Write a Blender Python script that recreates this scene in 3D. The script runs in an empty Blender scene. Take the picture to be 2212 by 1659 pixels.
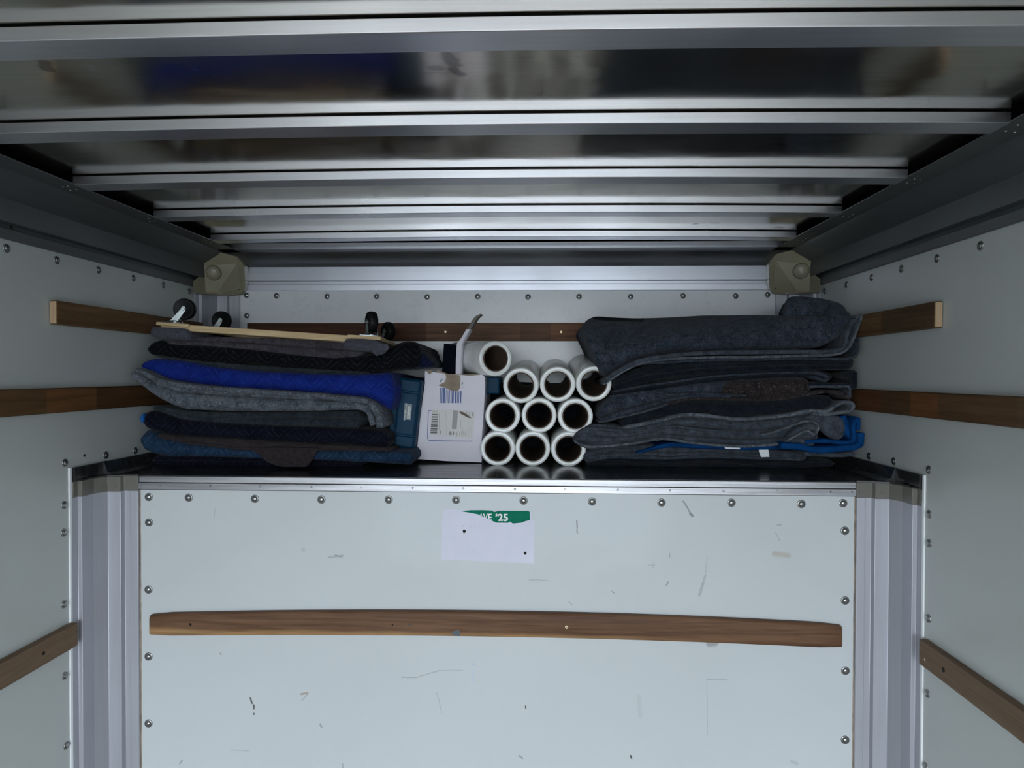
import bpy, bmesh, math, random
import numpy as np
from mathutils import Vector, Matrix, noise
random.seed(7)
S = bpy.context.scene
COL = S.collection
H = 1.62                      # camera height above the truck floor

# ------------------------------------------------------------------ camera
FPX, CX, YAW, PITCH, ROLL = 1535.4527, 0.1452, 0.0408, -0.0141, 0.0027
def _basis():
    cy, sy, cp, sp, cr, sr = math.cos(YAW), math.sin(YAW), math.cos(PITCH), math.sin(PITCH), math.cos(ROLL), math.sin(ROLL)
    f = Vector((-sy*cp, cy*cp, sp)); r = Vector((cy, sy, 0)); u = r.cross(f)
    return cr*r + sr*u, f, cr*u - sr*r
CR, CF, CU = _basis()
CPOS = Vector((CX, 0, H))
cam = bpy.data.cameras.new('camera'); camo = bpy.data.objects.new('camera', cam); COL.objects.link(camo)
cam.sensor_fit = 'HORIZONTAL'; cam.sensor_width = 36.0; cam.lens = FPX/2212*36.0
cam.clip_start = 0.02
camo.matrix_world = Matrix(((CR.x, CU.x, -CF.x, CPOS.x), (CR.y, CU.y, -CF.y, CPOS.y), (CR.z, CU.z, -CF.z, CPOS.z), (0, 0, 0, 1)))
S.camera = camo

# ------------------------------------------------------------------ sky, exposure
WORLD_STRENGTH = 2.0
w = bpy.data.worlds.new('overcast_sky'); S.world = w; w.use_nodes = True
wn = w.node_tree; wn.nodes.clear()
wo = wn.nodes.new('ShaderNodeOutputWorld'); wb = wn.nodes.new('ShaderNodeBackground')
wt = wn.nodes.new('ShaderNodeTexCoord'); ws = wn.nodes.new('ShaderNodeSeparateXYZ'); wr = wn.nodes.new('ShaderNodeValToRGB')
wn.links.new(wt.outputs['Generated'], ws.inputs[0]); wn.links.new(ws.outputs['Z'], wr.inputs[0])
wr.color_ramp.elements[0].position = 0.0; wr.color_ramp.elements[0].color = (0.86, 0.93, 1.0, 1)
wr.color_ramp.elements[1].position = 1.0; wr.color_ramp.elements[1].color = (0.72, 0.86, 1.0, 1)
wn.links.new(wr.outputs[0], wb.inputs[0]); wb.inputs[1].default_value = WORLD_STRENGTH
wn.links.new(wb.outputs[0], wo.inputs[0])
BACK = -2.45                                                     # the open rear end of the box
pl = bpy.data.lights.new('door_portal', 'AREA'); pl.shape = 'RECTANGLE'; pl.size = 2.3; pl.size_y = 2.1
plo = bpy.data.objects.new('door_portal', pl); COL.objects.link(plo)
plo.location = (0, BACK, 1.06); plo.rotation_euler = (math.radians(90), 0, 0)
pl.cycles.is_portal = True
S.view_settings.view_transform = 'Standard'; S.view_settings.look = 'None'
S.view_settings.exposure = 2.65; S.view_settings.gamma = 1.0; S.view_settings.use_curve_mapping = False
S.cycles.max_bounces = 12; S.cycles.diffuse_bounces = 8; S.cycles.glossy_bounces = 6
S.cycles.sample_clamp_indirect = 6.0

# ------------------------------------------------------------------ helpers
def at(u, v, y):
    """the point on the plane Y = y that a picture position falls on"""
    d = CF + CR*((u-1106)/FPX) - CU*((v-829.5)/FPX)
    return CPOS + d*(y/d.y)
def atx(u, v, x):
    d = CF + CR*((u-1106)/FPX) - CU*((v-829.5)/FPX)
    return CPOS + d*((x-CX)/d.x)

class M:
    def __init__(s): s.v = []; s.f = []
    def add(s, vs, fs):
        o = len(s.v); s.v += [tuple(p) for p in vs]; s.f += [tuple(i+o for i in f) for f in fs]
    def box(s, x0, x1, y0, y1, z0, z1):
        s.add([(x0,y0,z0),(x1,y0,z0),(x1,y1,z0),(x0,y1,z0),(x0,y0,z1),(x1,y0,z1),(x1,y1,z1),(x0,y1,z1)],
              [(0,3,2,1),(4,5,6,7),(0,1,5,4),(1,2,6,5),(2,3,7,6),(3,0,4,7)])
    def hexa(s, p): s.add(p, [(0,3,2,1),(4,5,6,7),(0,1,5,4),(1,2,6,5),(2,3,7,6),(3,0,4,7)])
    def rings(s, rings, cap=True, closed=True):
        n = len(rings[0]); vs = [p for r in rings for p in r]; fs = []
        for i in range(len(rings)-1):
            for j in range(n if closed else n-1):
                k = (j+1) % n
                fs.append((i*n+j, i*n+k, (i+1)*n+k, (i+1)*n+j))
        if cap:
            fs.append(tuple(range(n-1, -1, -1))); b = (len(rings)-1)*n; fs.append(tuple(b+j for j in range(n)))
        s.add(vs, fs)
    def prism(s, prof, fn, ts):
        """profile of 2D points; fn(p, q, t) gives the point; swept over ts"""
        s.rings([[fn(p, q, t) for p, q in prof] for t in ts])
    def lathe(s, prof, n=16, o=(0,0,0), ax=(0,0,1), closed=False):
        ax = Vector(ax).normalized(); e = ax.orthogonal().normalized(); g = ax.cross(e); o = Vector(o)
        rings = []
        for r, h in prof:
            rings.append([o + ax*h + (e*math.cos(2*math.pi*j/n) + g*math.sin(2*math.pi*j/n))*r for j in range(n)])
        if closed: rings.append(rings[0])
        s.rings(rings, cap=not closed)
    def tube(s, pts, r, n=8):
        pts = [Vector(p) for p in pts]; rings = []
        for i, p in enumerate(pts):
            d = (pts[min(i+1, len(pts)-1)] - pts[max(i-1, 0)]).normalized(); e = d.orthogonal().normalized(); g = d.cross(e)
            rings.append([p + (e*math.cos(2*math.pi*j/n) + g*math.sin(2*math.pi*j/n))*r for j in range(n)])
        s.rings(rings)
    def poly(s, pts, thick):
        """flat outline extruded by the vector thick"""
        t = Vector(thick); pts = [Vector(p) for p in pts]
        s.rings([pts, [p+t for p in pts]])

def make(name, m, mat, parent=None, smooth=False, bevel=0.0, seg=2, kind=None, auto=None):
    off = parent.matrix_basis.translation.copy() if parent is not None else Vector((0,0,0))
    pp = parent.parent if parent is not None else None
    while pp is not None: off += pp.matrix_basis.translation; pp = pp.parent
    me = bpy.data.meshes.new(name)
    me.from_pydata([tuple(Vector(p)-off) for p in m.v], [], m.f); me.update()
    bm = bmesh.new(); bm.from_mesh(me); bmesh.ops.recalc_face_normals(bm, faces=bm.faces); bm.to_mesh(me); bm.free()
    if mat is not None: me.materials.append(mat)
    if smooth: me.polygons.foreach_set('use_smooth', [True]*len(me.polygons))
    o = bpy.data.objects.new(name, me); COL.objects.link(o)
    if parent is not None: o.parent = parent
    if bevel:
        b = o.modifiers.new('bevel', 'BEVEL'); b.width = bevel; b.segments = seg; b.limit_method = 'ANGLE'; b.angle_limit = math.radians(35)
        if auto is None: auto = 40
    if auto and not smooth:
        me.polygons.foreach_set('use_smooth', [True]*len(me.polygons))
        try: me.set_sharp_from_angle(angle=math.radians(auto))
        except Exception: pass
    if kind: o['kind'] = kind
    return o
def tag(o, label, cat, group=None):
    o['label'] = label; o['category'] = cat
    if group: o['group'] = group
    return o
def empty(name, loc, label=None, cat=None, group=None):
    o = bpy.data.objects.new(name, None); COL.objects.link(o); o.location = loc; o.empty_display_size = 0.05
    if label: tag(o, label, cat, group)
    return o
def inst(src, parent, loc, rot=None, name=None, label=None):
    c = src.copy(); COL.objects.link(c); c.parent = parent
    off = Vector((0,0,0)); pp = parent
    while pp is not None: off += pp.matrix_basis.translation; pp = pp.parent
    c.location = Vector(loc) - off
    if rot is not None: c.rotation_euler = rot
    if label: c['label'] = label
    return c

# ------------------------------------------------------------------ materials
class NT:
    def __init__(s, name):
        s.m = bpy.data.materials.new(name); s.m.use_nodes = True; s.t = s.m.node_tree; s.t.nodes.clear()
        s.out = s.t.nodes.new('ShaderNodeOutputMaterial'); s.b = s.t.nodes.new('ShaderNodeBsdfPrincipled')
        s.t.links.new(s.b.outputs[0], s.out.inputs[0])
        s.co = s.t.nodes.new('ShaderNodeTexCoord').outputs['Object']
    def n(s, ty, **k):
        x = s.t.nodes.new(ty)
        for a, b in k.items(): setattr(x, a, b)
        return x
    def l(s, a, b): s.t.links.new(a, b)
    def put(s, sock, v):
        if isinstance(v, (int, float)): sock.default_value = v
        elif isinstance(v, tuple): sock.default_value = v if len(v) != 3 or sock.type == 'VECTOR' else (*v, 1)
        else: s.l(v, sock)
    def math(s, op, a, b=0.0, c=None, clamp=False):
        x = s.n('ShaderNodeMath', operation=op, use_clamp=clamp); s.put(x.inputs[0], a); s.put(x.inputs[1], b)
        if c is not None: s.put(x.inputs[2], c)
        return x.outputs[0]
    def scale(s, v, xyz=(1,1,1), loc=(0,0,0), rot=(0,0,0)):
        x = s.n('ShaderNodeMapping'); s.l(v, x.inputs[0]); x.inputs['Scale'].default_value = xyz; x.inputs['Location'].default_value = loc; x.inputs['Rotation'].default_value = rot
        return x.outputs[0]
    def noise(s, v, sc, det=3.0, rough=0.5, dist=0.0):
        x = s.n('ShaderNodeTexNoise'); s.l(v, x.inputs['Vector']); x.inputs['Scale'].default_value = sc; x.inputs['Detail'].default_value = det
        x.inputs['Roughness'].default_value = rough; x.inputs['Distortion'].default_value = dist
        return x.outputs['Fac']
    def ramp(s, f, els, interp='LINEAR'):
        x = s.n('ShaderNodeValToRGB'); x.color_ramp.interpolation = interp; s.l(f, x.inputs[0]); e = x.color_ramp.elements
        while len(e) < len(els): e.new(0.5)
        for i, (p, c) in enumerate(els): e[i].position = p; e[i].color = (*c, 1) if len(c) == 3 else c
        return x.outputs[0]
    def val(s, f, a, b, lo=0.0, hi=1.0):
        x = s.n('ShaderNodeMapRange'); s.l(f, x.inputs[0]); x.inputs[1].default_value = a; x.inputs[2].default_value = b; x.inputs[3].default_value = lo; x.inputs[4].default_value = hi
        return x.outputs[0]
    def mix(s, f, a, b, mode='MIX'):
        x = s.n('ShaderNodeMix', data_type='RGBA', blend_type=mode); s.put(x.inputs[0], f); s.put(x.inputs[6], a); s.put(x.inputs[7], b)
        return x.outputs[2]
    def bump(s, h, st=0.2, d=0.002, nrm=None):
        x = s.n('ShaderNodeBump'); x.inputs['Strength'].default_value = st; x.inputs['Distance'].default_value = d; s.l(h, x.inputs['Height'])
        if nrm is not None: s.l(nrm, x.inputs['Normal'])
        return x.outputs[0]
    def sep(s, v):
        x = s.n('ShaderNodeSeparateXYZ'); s.l(v, x.inputs[0]); return x.outputs
    def seg(s, co2, a, b, wd):
        """mask of a stroke from a to b in the XZ plane (metres)"""
        ax, az = a; bx, bz = b; L2 = max((bx-ax)**2+(bz-az)**2, 1e-9)
        X, Z = co2
        px = s.math('SUBTRACT', X, ax); pz = s.math('SUBTRACT', Z, az)
        t = s.math('ADD', s.math('MULTIPLY', px, (bx-ax)/L2), s.math('MULTIPLY', pz, (bz-az)/L2), clamp=True)
        dx = s.math('SUBTRACT', px, s.math('MULTIPLY', t, bx-ax)); dz = s.math('SUBTRACT', pz, s.math('MULTIPLY', t, bz-az))
        d = s.math('SQRT', s.math('ADD', s.math('MULTIPLY', dx, dx), s.math('MULTIPLY', dz, dz)))
        return s.math('SUBTRACT', 1.0, s.val(d, wd*0.5, wd), clamp=True)
    def set(s, **k):
        nm = {'base':'Base Color','rough':'Roughness','metal':'Metallic','nrm':'Normal','spec':'Specular IOR Level','coat':'Coat Weight','coatr':'Coat Roughness',
              'sheen':'Sheen Weight','sheenr':'Sheen Roughness','sheent':'Sheen Tint','aniso':'Anisotropic','trans':'Transmission Weight','ior':'IOR','sss':'Subsurface Weight'}
        for a, b in k.items(): s.put(s.b.inputs[nm[a]], b)
        return s.m

def plain(name, base, rough=0.6, metal=0.0, var=0.0, sc=30.0, bump=0.0, **k):
    n = NT(name)
    if var:
        f = n.noise(n.co, sc, 4)
        c = n.ramp(f, [(0.3, tuple(x*(1-var) for x in base)), (0.7, tuple(min(1, x*(1+var)) for x in base))])
    else: c = base
    if bump: k['nrm'] = n.bump(n.noise(n.co, sc*6, 3), bump, 0.001)
    return n.set(base=c, rough=rough, metal=metal, **k)

def wall_paint(name, base, marks=(), tint=None, rough=0.32):
    n = NT(name)
    big = n.noise(n.co, 1.7, 3); fine = n.noise(n.co, 14, 4, 0.6)
    c = n.ramp(big, [(0.3, tuple(x*0.95 for x in base)), (0.7, base)])
    c = n.mix(n.val(fine, 0.62, 0.80, 0, 0.06), c, tuple(x*0.86 for x in base))
    if marks:
        o = n.sep(n.co); co2 = (o[0], o[2])
        wob = n.noise(n.co, 60, 2)
        co2 = (n.math('ADD', o[0], n.math('MULTIPLY', n.math('SUBTRACT', wob, 0.5), 0.006)), n.math('ADD', o[2], n.math('MULTIPLY', n.math('SUBTRACT', n.noise(n.co, 47, 2), 0.5), 0.006)))
        for (a, b, wd, col, k) in marks:
            mk = n.math('MULTIPLY', n.seg(co2, a, b, wd), k)
            c = n.mix(mk, c, col)
    wav = n.noise(n.scale(n.co, (1, 1, 1)), 5.0, 2); st = n.noise(n.scale(n.co, (40, 40, 3)), 3, 2)
    nr = n.bump(wav, 0.25, 0.012); nr = n.bump(st, 0.08, 0.002, nr)
    return n.set(base=c, rough=n.val(fine, 0.3, 0.7, rough*0.94, rough*1.08), nrm=nr, spec=0.45)

def metal(name, base, rough, axis='x', streak=0.12, bumpd=0.0, dents=False, metalv=1.0, stains=(), patch=0.2):
    n = NT(name)
    sx = {'x': (1.2, 40, 40), 'y': (40, 1.2, 40), 'z': (40, 40, 1.2), '': (8, 8, 8)}[axis]
    s1 = n.noise(n.scale(n.co, sx), 3, 4, 0.6); bl = n.noise(n.co, 7, 4, 0.6)
    c = n.ramp(s1, [(0.3, tuple(x*(1-streak) for x in base)), (0.7, tuple(min(1, x*(1+streak*0.6)) for x in base))])
    c = n.mix(n.val(bl, 0.55, 0.85, 0, patch), c, tuple(x*0.62 for x in base))
    if stains:
        o = n.sep(n.co)
        co2 = (n.math('ADD', o[0], n.math('MULTIPLY', n.math('SUBTRACT', n.noise(n.co, 45, 2), 0.5), 0.02)), n.math('ADD', o[1], n.math('MULTIPLY', n.math('SUBTRACT', n.noise(n.co, 39, 2), 0.5), 0.02)))
        for (a, b, wd, col, k) in stains: c = n.mix(n.math('MULTIPLY', n.seg(co2, a, b, wd), k), c, col)
    k = {}
    if dents:
        h = n.noise(n.scale(n.co, (1.0, 1.6, 1)), 3.2, 2, 0.45, 0.4); nr = n.bump(h, 0.10, 0.02)
        sc = n.noise(n.scale(n.co, (6, 60, 1), rot=(0, 0, 0.5)), 3, 4); k['nrm'] = n.bump(sc, 0.03, 0.001, nr)
    elif bumpd: k['nrm'] = n.bump(s1, bumpd, 0.002)
    return n.set(base=c, rough=n.val(n.noise(n.co, 5, 1), 0.25, 0.75, rough*0.88, rough*1.15), metal=metalv, **k)

def felt(name, c1, c2, sc=1.0, fleck=(0.5, 0.5, 0.52), fk=0.5):
    n = NT(name)
    a = n.noise(n.co, 42*sc, 6, 0.7); b = n.noise(n.co, 190*sc, 4, 0.75); d = n.noise(n.co, 11*sc, 3); e = n.noise(n.scale(n.co, (1, 1, 1), (3, 7, 1)), 100*sc, 5, 0.7)
    c = n.ramp(a, [(0.36, c1), (0.62, c2)])
    c = n.mix(n.val(b, 0.54, 0.66, 0, fk), c, fleck)
    c = n.mix(n.val(e, 0.56, 0.68, 0, 0.7), c, tuple(x*0.45 for x in c1))
    c = n.mix(n.val(d, 0.45, 0.7, 0, 0.45), c, c1)
    h = n.math('ADD', n.math('MULTIPLY', a, 0.7), n.math('MULTIPLY', b, 0.5))
    return n.set(base=c, rough=1.0, spec=0.06, nrm=n.bump(h, 0.7, 0.004), sheen=0.08, sheenr=0.6)

def quilt(name, c1, c2, thread, k=50.0):
    n = NT(name); o = n.sep(n.co)
    tri = n.math('PINGPONG', n.math('MULTIPLY', o[0], 21.0), 1.0)
    wv = n.math('MULTIPLY', n.noise(n.co, 5, 2), 1.6)
    ph = n.math('ADD', n.math('ADD', n.math('MULTIPLY', n.math('SUBTRACT', o[2], n.math('MULTIPLY', o[1], 0.35)), k), wv), n.math('MULTIPLY', tri, 2.2))
    fr = n.math('PINGPONG', ph, 0.5)
    line = n.math('SUBTRACT', 1.0, n.val(fr, 0.02, 0.10), clamp=True)
    a = n.noise(n.co, 30, 4); b = n.noise(n.co, 90, 3)
    c = n.mix(n.val(a, 0.3, 0.7), c1, c2)
    c = n.mix(n.math('MULTIPLY', line, n.val(b, 0.42, 0.62, 0.05, 0.85)), c, thread)
    h = n.math('ADD', n.math('MULTIPLY', n.val(fr, 0.0, 0.25), 1.0), n.math('MULTIPLY', a, 0.5))
    return n.set(base=c, rough=0.9, spec=0.1, nrm=n.bump(h, 0.35, 0.003), sheen=0.05)

def wood(name, axis, dark, light, segs=None, soft=None):
    """boards; axis = the direction of the grain; segs = [(position, colour)] for jointed boards"""
    n = NT(name); i = 'xyz'.index(axis)
    sc = [22, 22, 22]; sc[i] = 1.1
    g = n.noise(n.scale(n.co, tuple(sc)), 3.0, 6, 0.6, 0.6); fine = n.noise(n.scale(n.co, tuple(6*x if j != i else x*3 for j, x in enumerate(sc))), 3, 3)
    c = n.ramp(g, [(0.32, dark), (0.68, light)])
    if segs:
        lo, hi = segs[0][0], segs[-1][0]+1e-3
        f = n.val(n.sep(n.co)[i], lo, hi)
        tint = n.ramp(f, [((p-lo)/(hi-lo), q) for p, q in segs], 'CONSTANT')
        c = n.mix(1.0, c, tint, 'MULTIPLY')
    if soft is not None:      # paler sapwood band along the lower edge
        z0, z1, colr, x1 = soft
        o = n.sep(n.co)
        bend = n.math('ADD', o[2], n.math('MULTIPLY', n.math('SUBTRACT', n.noise(n.scale(n.co, (1.5, 0, 0)), 2, 2), 0.5), 0.03))
        m = n.math('MULTIPLY', n.val(bend, z1, z0), n.val(o[0], x1, x1-0.7), clamp=True)
        c = n.mix(m, c, colr, 'MIX')
        c = n.mix(n.val(g, 0.3, 0.55, 0.5, 0), c, dark)
    c = n.mix(n.val(fine, 0.55, 0.75, 0, 0.4), c, tuple(x*0.6 for x in dark))
    return n.set(base=c, rough=0.55, nrm=n.bump(g, 0.15, 0.001), spec=0.2)

def pz(u, v, y=2.04):
    p = at(u, v, y); return (p.x, p.z)
GREY = (0.22, 0.23, 0.24); LGREY = (0.42, 0.44, 0.45)
def mk(u0, v0, u1, v1, wd, col=GREY, k=0.7): return (pz(u0, v0), pz(u1, v1), wd, col, k)
marks = [mk(710,1204,741,1200,.0045,LGREY,.8), mk(724,1199,738,1203,.003,GREY,.5), mk(1247,1124,1247,1151,.0018,(.06,.06,.06),.85),
    mk(1476,1083,1496,1114,.0032,GREY,.7), mk(1492,1110,1496,1114,.005,GREY,.7), mk(1523,1245,1518,1262,.0045,LGREY,.8), mk(1518,1262,1510,1286,.005,LGREY,.85),
    mk(1523,1245,1527,1205,.002,LGREY,.6), mk(1673,1196,1702,1200,.0095,(.50,.47,.42),.75), mk(1672,1194,1680,1196,.005,(.50,.47,.42),.75),
    mk(1440,1264,1443,1257,.003,GREY,.6), mk(1447,1203,1446,1195,.002,GREY,.5), mk(1402,1220,1415,1220,.0015,LGREY,.8), mk(1411,1214,1411,1226,.0015,LGREY,.7),
    mk(1679,1135,1688,1134,.003,LGREY,.8), mk(1675,1150,1684,1168,.002,LGREY,.7), mk(1143,1252,1186,1254,.0018,LGREY,.8), mk(1323,1278,1327,1281,.003,GREY,.6),
    mk(1532,1390,1545,1390,.012,(.30,.30,.31),.75), mk(541,1508,545,1520,.0032,(.05,.05,.05),.85), mk(548,1523,549,1531,.0026,(.04,.04,.04),.9), mk(549,1541,549,1543,.003,(.04,.04,.04),.9),
    mk(650,1499,664,1497,.004,(.36,.28,.22),.7), mk(653,1512,664,1500,.002,GREY,.5), mk(868,1463,900,1463,.0025,LGREY,.9), mk(900,1463,950,1448,.002,LGREY,.9), mk(950,1448,1000,1448,.0016,LGREY,.6),
    mk(1022,1434,1023,1436,.005,(.45,.55,.72),.7), mk(1023,1445,1021,1476,.0025,(.50,.60,.75),.6), mk(943,1495,955,1540,.002,LGREY,.7), mk(1380,1505,1383,1548,.008,LGREY,.28),
    mk(1527,1467,1571,1469,.0018,LGREY,.9), mk(1527,1480,1528,1590,.0014,LGREY,.7), mk(1135,1525,1136,1529,.0028,(.05,.05,.05),.9), mk(1362,1633,1364,1637,.0035,(.04,.04,.04),.9),
    mk(1122,1633,1129,1638,.0035,GREY,.6), mk(1710,1645,1722,1650,.006,LGREY,.5), mk(497,1620,538,1622,.002,LGREY,.7), mk(692,1564,694,1570,.003,GREY,.6), mk(388,1650,394,1642,.003,GREY,.6),
    mk(465,1098,462,1120,.0018,LGREY,.6), mk(655,1187,656,1188,.008,LGREY,.4), mk(740,1651,741,1659,.002,GREY,.6), mk(1230,1300,1236,1306,.002,GREY,.4), mk(476,1411,478,1413,.003,GREY,.6)]
WHITE = (0.66, 0.69, 0.68)
M_part = wall_paint('white_panel', (0.60, 0.635, 0.65), marks, rough=0.15)
M_side = wall_paint('white_side_panel', (0.56, 0.595, 0.58), rough=0.3)
M_rear = wall_paint('white_rear_panel', (0.76, 0.79, 0.80), rough=0.28)
M_alum = metal('mill_aluminium', (0.47, 0.48, 0.525), 0.50, 'z', 0.05, metalv=0.55, patch=0.05)
M_alx = metal('mill_aluminium_bar', (0.75, 0.76, 0.81), 0.30, 'x', 0.06, 0, patch=0.05)
M_rrail = metal('attic_aluminium_rail', (0.53, 0.545, 0.585), 0.36, 'x', 0.05, patch=0.05)
M_rail = metal('worn_aluminium_edge', (0.40, 0.40, 0.415), 0.33, 'x', 0.3, 0.12)
M_cove = metal('shaded_aluminium_rail', (0.105, 0.115, 0.12), 0.40, 'y', 0.06, metalv=0.3, patch=0.05)  # same extrusion as the attic rail; its shade is put into the colour
def cst(u, v, z): 
    d = CF + CR*((u-1106)/FPX) - CU*((v-829.5)/FPX); p = CPOS + d*((z-H)/d.z); return (p.x, p.y)
DK = (0.06, 0.06, 0.065); PL = (0.9, 0.9, 0.9)
zs = 0.4866 + H
stains = [(cst(965,115,zs), cst(985,140,zs), .014, DK, .5), (cst(980,150,zs), cst(996,160,zs), .012, DK, .55), (cst(935,147,zs), cst(950,146,zs), .012, DK, .4),
    (cst(100,130,zs), cst(104,146,zs), .012, DK, .7), (cst(415,147,zs), cst(418,148,zs), .008, PL, .5), (cst(418,148,zs), cst(490,167,zs), .006, PL, .22), (cst(1740,205,zs), cst(1785,170,zs), .010, PL, .2), (cst(1735,105,zs), cst(1755,102,zs), .012, PL, .16),
    (cst(190,137,zs), cst(205,150,zs), .008, PL, .18), (cst(1500,482,zs), cst(1504,481,zs), .012, DK, .8), (cst(1680,487,zs), cst(1684,487,zs), .016, DK, .8)]
M_sheet = metal('roof_sheet_aluminium', (0.57, 0.53, 0.465), 0.14, 'x', 0.08, dents=True, stains=stains)
M_deck = NT('glossy_black_deck'); _s = M_deck.noise(M_deck.scale(M_deck.co, (1.2, 45, 1)), 2.5, 4)
M_deck = M_deck.set(base=M_deck.ramp(_s, [(0.35, (0.018, 0.019, 0.020)), (0.72, (0.040, 0.041, 0.042))]), rough=M_deck.val(_s, 0.3, 0.7, 0.10, 0.28), spec=0.6)
M_dkmetal = plain('dark_aluminium', (0.07, 0.07, 0.068), 0.5, 0.6, 0.2)
M_cap = plain('smoky_plastic_cap', (0.155, 0.150, 0.130), 0.38, 0, 0.06, 20)
M_cast = plain('olive_plastic_corner', (0.28, 0.255, 0.175), 0.34, 0, 0.08, 14, spec=0.5)
M_rivet = metal('steel_rivet', (0.40, 0.41, 0.40), 0.36, '', 0.15)
M_rivetd = plain('rivet_ring', (0.11, 0.11, 0.11), 0.6, 0.5)
M_brass = metal('brassy_screw', (0.62, 0.50, 0.34), 0.35, '', 0.1)
M_hole = plain('dark_hole', (0.008, 0.007, 0.006), 0.9)
M_caulk = plain('dirty_caulk', (0.30, 0.24, 0.18), 0.8, 0, 0.3, 40)
M_floor = wood('floor_planks', 'y', (0.10, 0.06, 0.035), (0.20, 0.13, 0.08))
M_asph = plain('asphalt', (0.16, 0.16, 0.16), 0.9, 0, 0.2, 3)
M_black = plain('black_rubber', (0.006, 0.0065, 0.007), 0.5, 0, 0.1, 30, spec=0.2)
M_zinc = metal('zinc_plated_steel', (0.42, 0.46, 0.46), 0.24, '', 0.12)
M_pine = wood('pine_rail', 'x', (0.50, 0.36, 0.19), (0.66, 0.51, 0.31))
M_carpet = felt('grey_carpet', (0.050, 0.050, 0.064), (0.090, 0.092, 0.118), 1.6, (0.16, 0.16, 0.20), 0.4)
M_film = NT('stretch_film'); _r = M_film.noise(M_film.co, 25, 3)
M_film = M_film.set(base=M_film.ramp(_r, [(0.3, (0.76, 0.77, 0.75)), (0.7, (0.90, 0.91, 0.89))]), rough=0.28, spec=0.5, coat=0.4, coatr=0.15, sss=0.08, nrm=M_film.bump(M_film.noise(M_film.co, 140, 2), 0.1, 0.001))
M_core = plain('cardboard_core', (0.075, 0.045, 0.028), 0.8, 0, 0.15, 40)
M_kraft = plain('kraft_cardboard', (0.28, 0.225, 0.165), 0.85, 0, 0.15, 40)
M_card = plain('white_cardboard', (0.72, 0.70, 0.77), 0.75, 0, 0.04, 8, 0.06)
M_ink = plain('blue_ink', (0.10, 0.15, 0.34), 0.7)
M_inkg = plain('grey_ink', (0.15, 0.145, 0.14), 0.7)
M_inkl = plain('pale_grey_ink', (0.36, 0.355, 0.35), 0.7)
M_label = plain('label_paper', (0.66, 0.65, 0.63), 0.6, 0, 0.03, 10)
M_paper = plain('torn_paper', (0.68, 0.69, 0.80), 0.55, 0, 0.03, 12, 0.12)
M_green = plain('green_print', (0.002, 0.165, 0.098), 0.6, 0, 0.08, 60, spec=0.1)
M_white = plain('white_print', (0.80, 0.83, 0.85), 0.5)
M_case = plain('teal_plastic', (0.004, 0.040, 0.085), 0.5, 0, 0.12, 20, 0.04, spec=0.15)
M_navyb = plain('dark_navy_board', (0.004, 0.005, 0.010), 0.9, spec=0.05)

F_grey = felt('grey_felt', (0.040, 0.050, 0.064), (0.130, 0.150, 0.178), 1.0, (0.34, 0.37, 0.41), 0.6)
F_dark = felt('dark_slate_felt', (0.004, 0.006, 0.010), (0.012, 0.016, 0.023), 1.0, (0.05, 0.056, 0.07), 0.4)
F_slate = felt('slate_felt', (0.024, 0.031, 0.042), (0.072, 0.086, 0.108), 1.1, (0.13, 0.145, 0.18), 0.5)
F_slate2 = felt('blue_slate_felt', (0.014, 0.019, 0.029), (0.046, 0.058, 0.080), 0.9, (0.14, 0.155, 0.19), 0.55)
F_plum = felt('plum_grey_felt', (0.030, 0.026, 0.033), (0.078, 0.069, 0.083), 1.2, (0.18, 0.17, 0.19), 0.5)
F_teal = felt('dim_teal_felt', (0.010, 0.015, 0.020), (0.030, 0.040, 0.048), 1.1, (0.085, 0.10, 0.11), 0.45)
F_brown = felt('brown_fleck_felt', (0.012, 0.009, 0.010), (0.036, 0.028, 0.028), 0.7, (0.15, 0.125, 0.115), 0.7)
F_rag = felt('maroon_rag', (0.020, 0.014, 0.016), (0.038, 0.029, 0.031), 1.5, (0.07, 0.055, 0.055), 0.4)
Q_black = quilt('black_quilt', (0.0015, 0.002, 0.0035), (0.004, 0.0045, 0.007), (0.045, 0.045, 0.05))
Q_navy = quilt('navy_quilt', (0.002, 0.0025, 0.008), (0.005, 0.006, 0.015), (0.03, 0.03, 0.05))
Q_royal = quilt('royal_blue_quilt', (0.004, 0.015, 0.150), (0.008, 0.026, 0.22), (0.030, 0.055, 0.30))
Q_steel = quilt('steel_blue_quilt', (0.006, 0.020, 0.048), (0.018, 0.044, 0.088), (0.07, 0.10, 0.15))
Q_bright = plain('bright_blue_fabric', (0.002, 0.040, 0.145), 0.9, 0, 0.3, 20, 0.2, sheen=0.0, spec=0.1)
Q_vivid = plain('vivid_blue_fabric', (0.003, 0.10, 0.36), 0.85, 0, 0.1, 20)

# ------------------------------------------------------------------ the box of the truck
W, ZP, ZB = 1.15, 2.04, 2.7465
DECK = H-0.300
RB = 0.05
def structure(name, m, mat, **k): return make(name, m, mat, kind='structure', **k)

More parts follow.
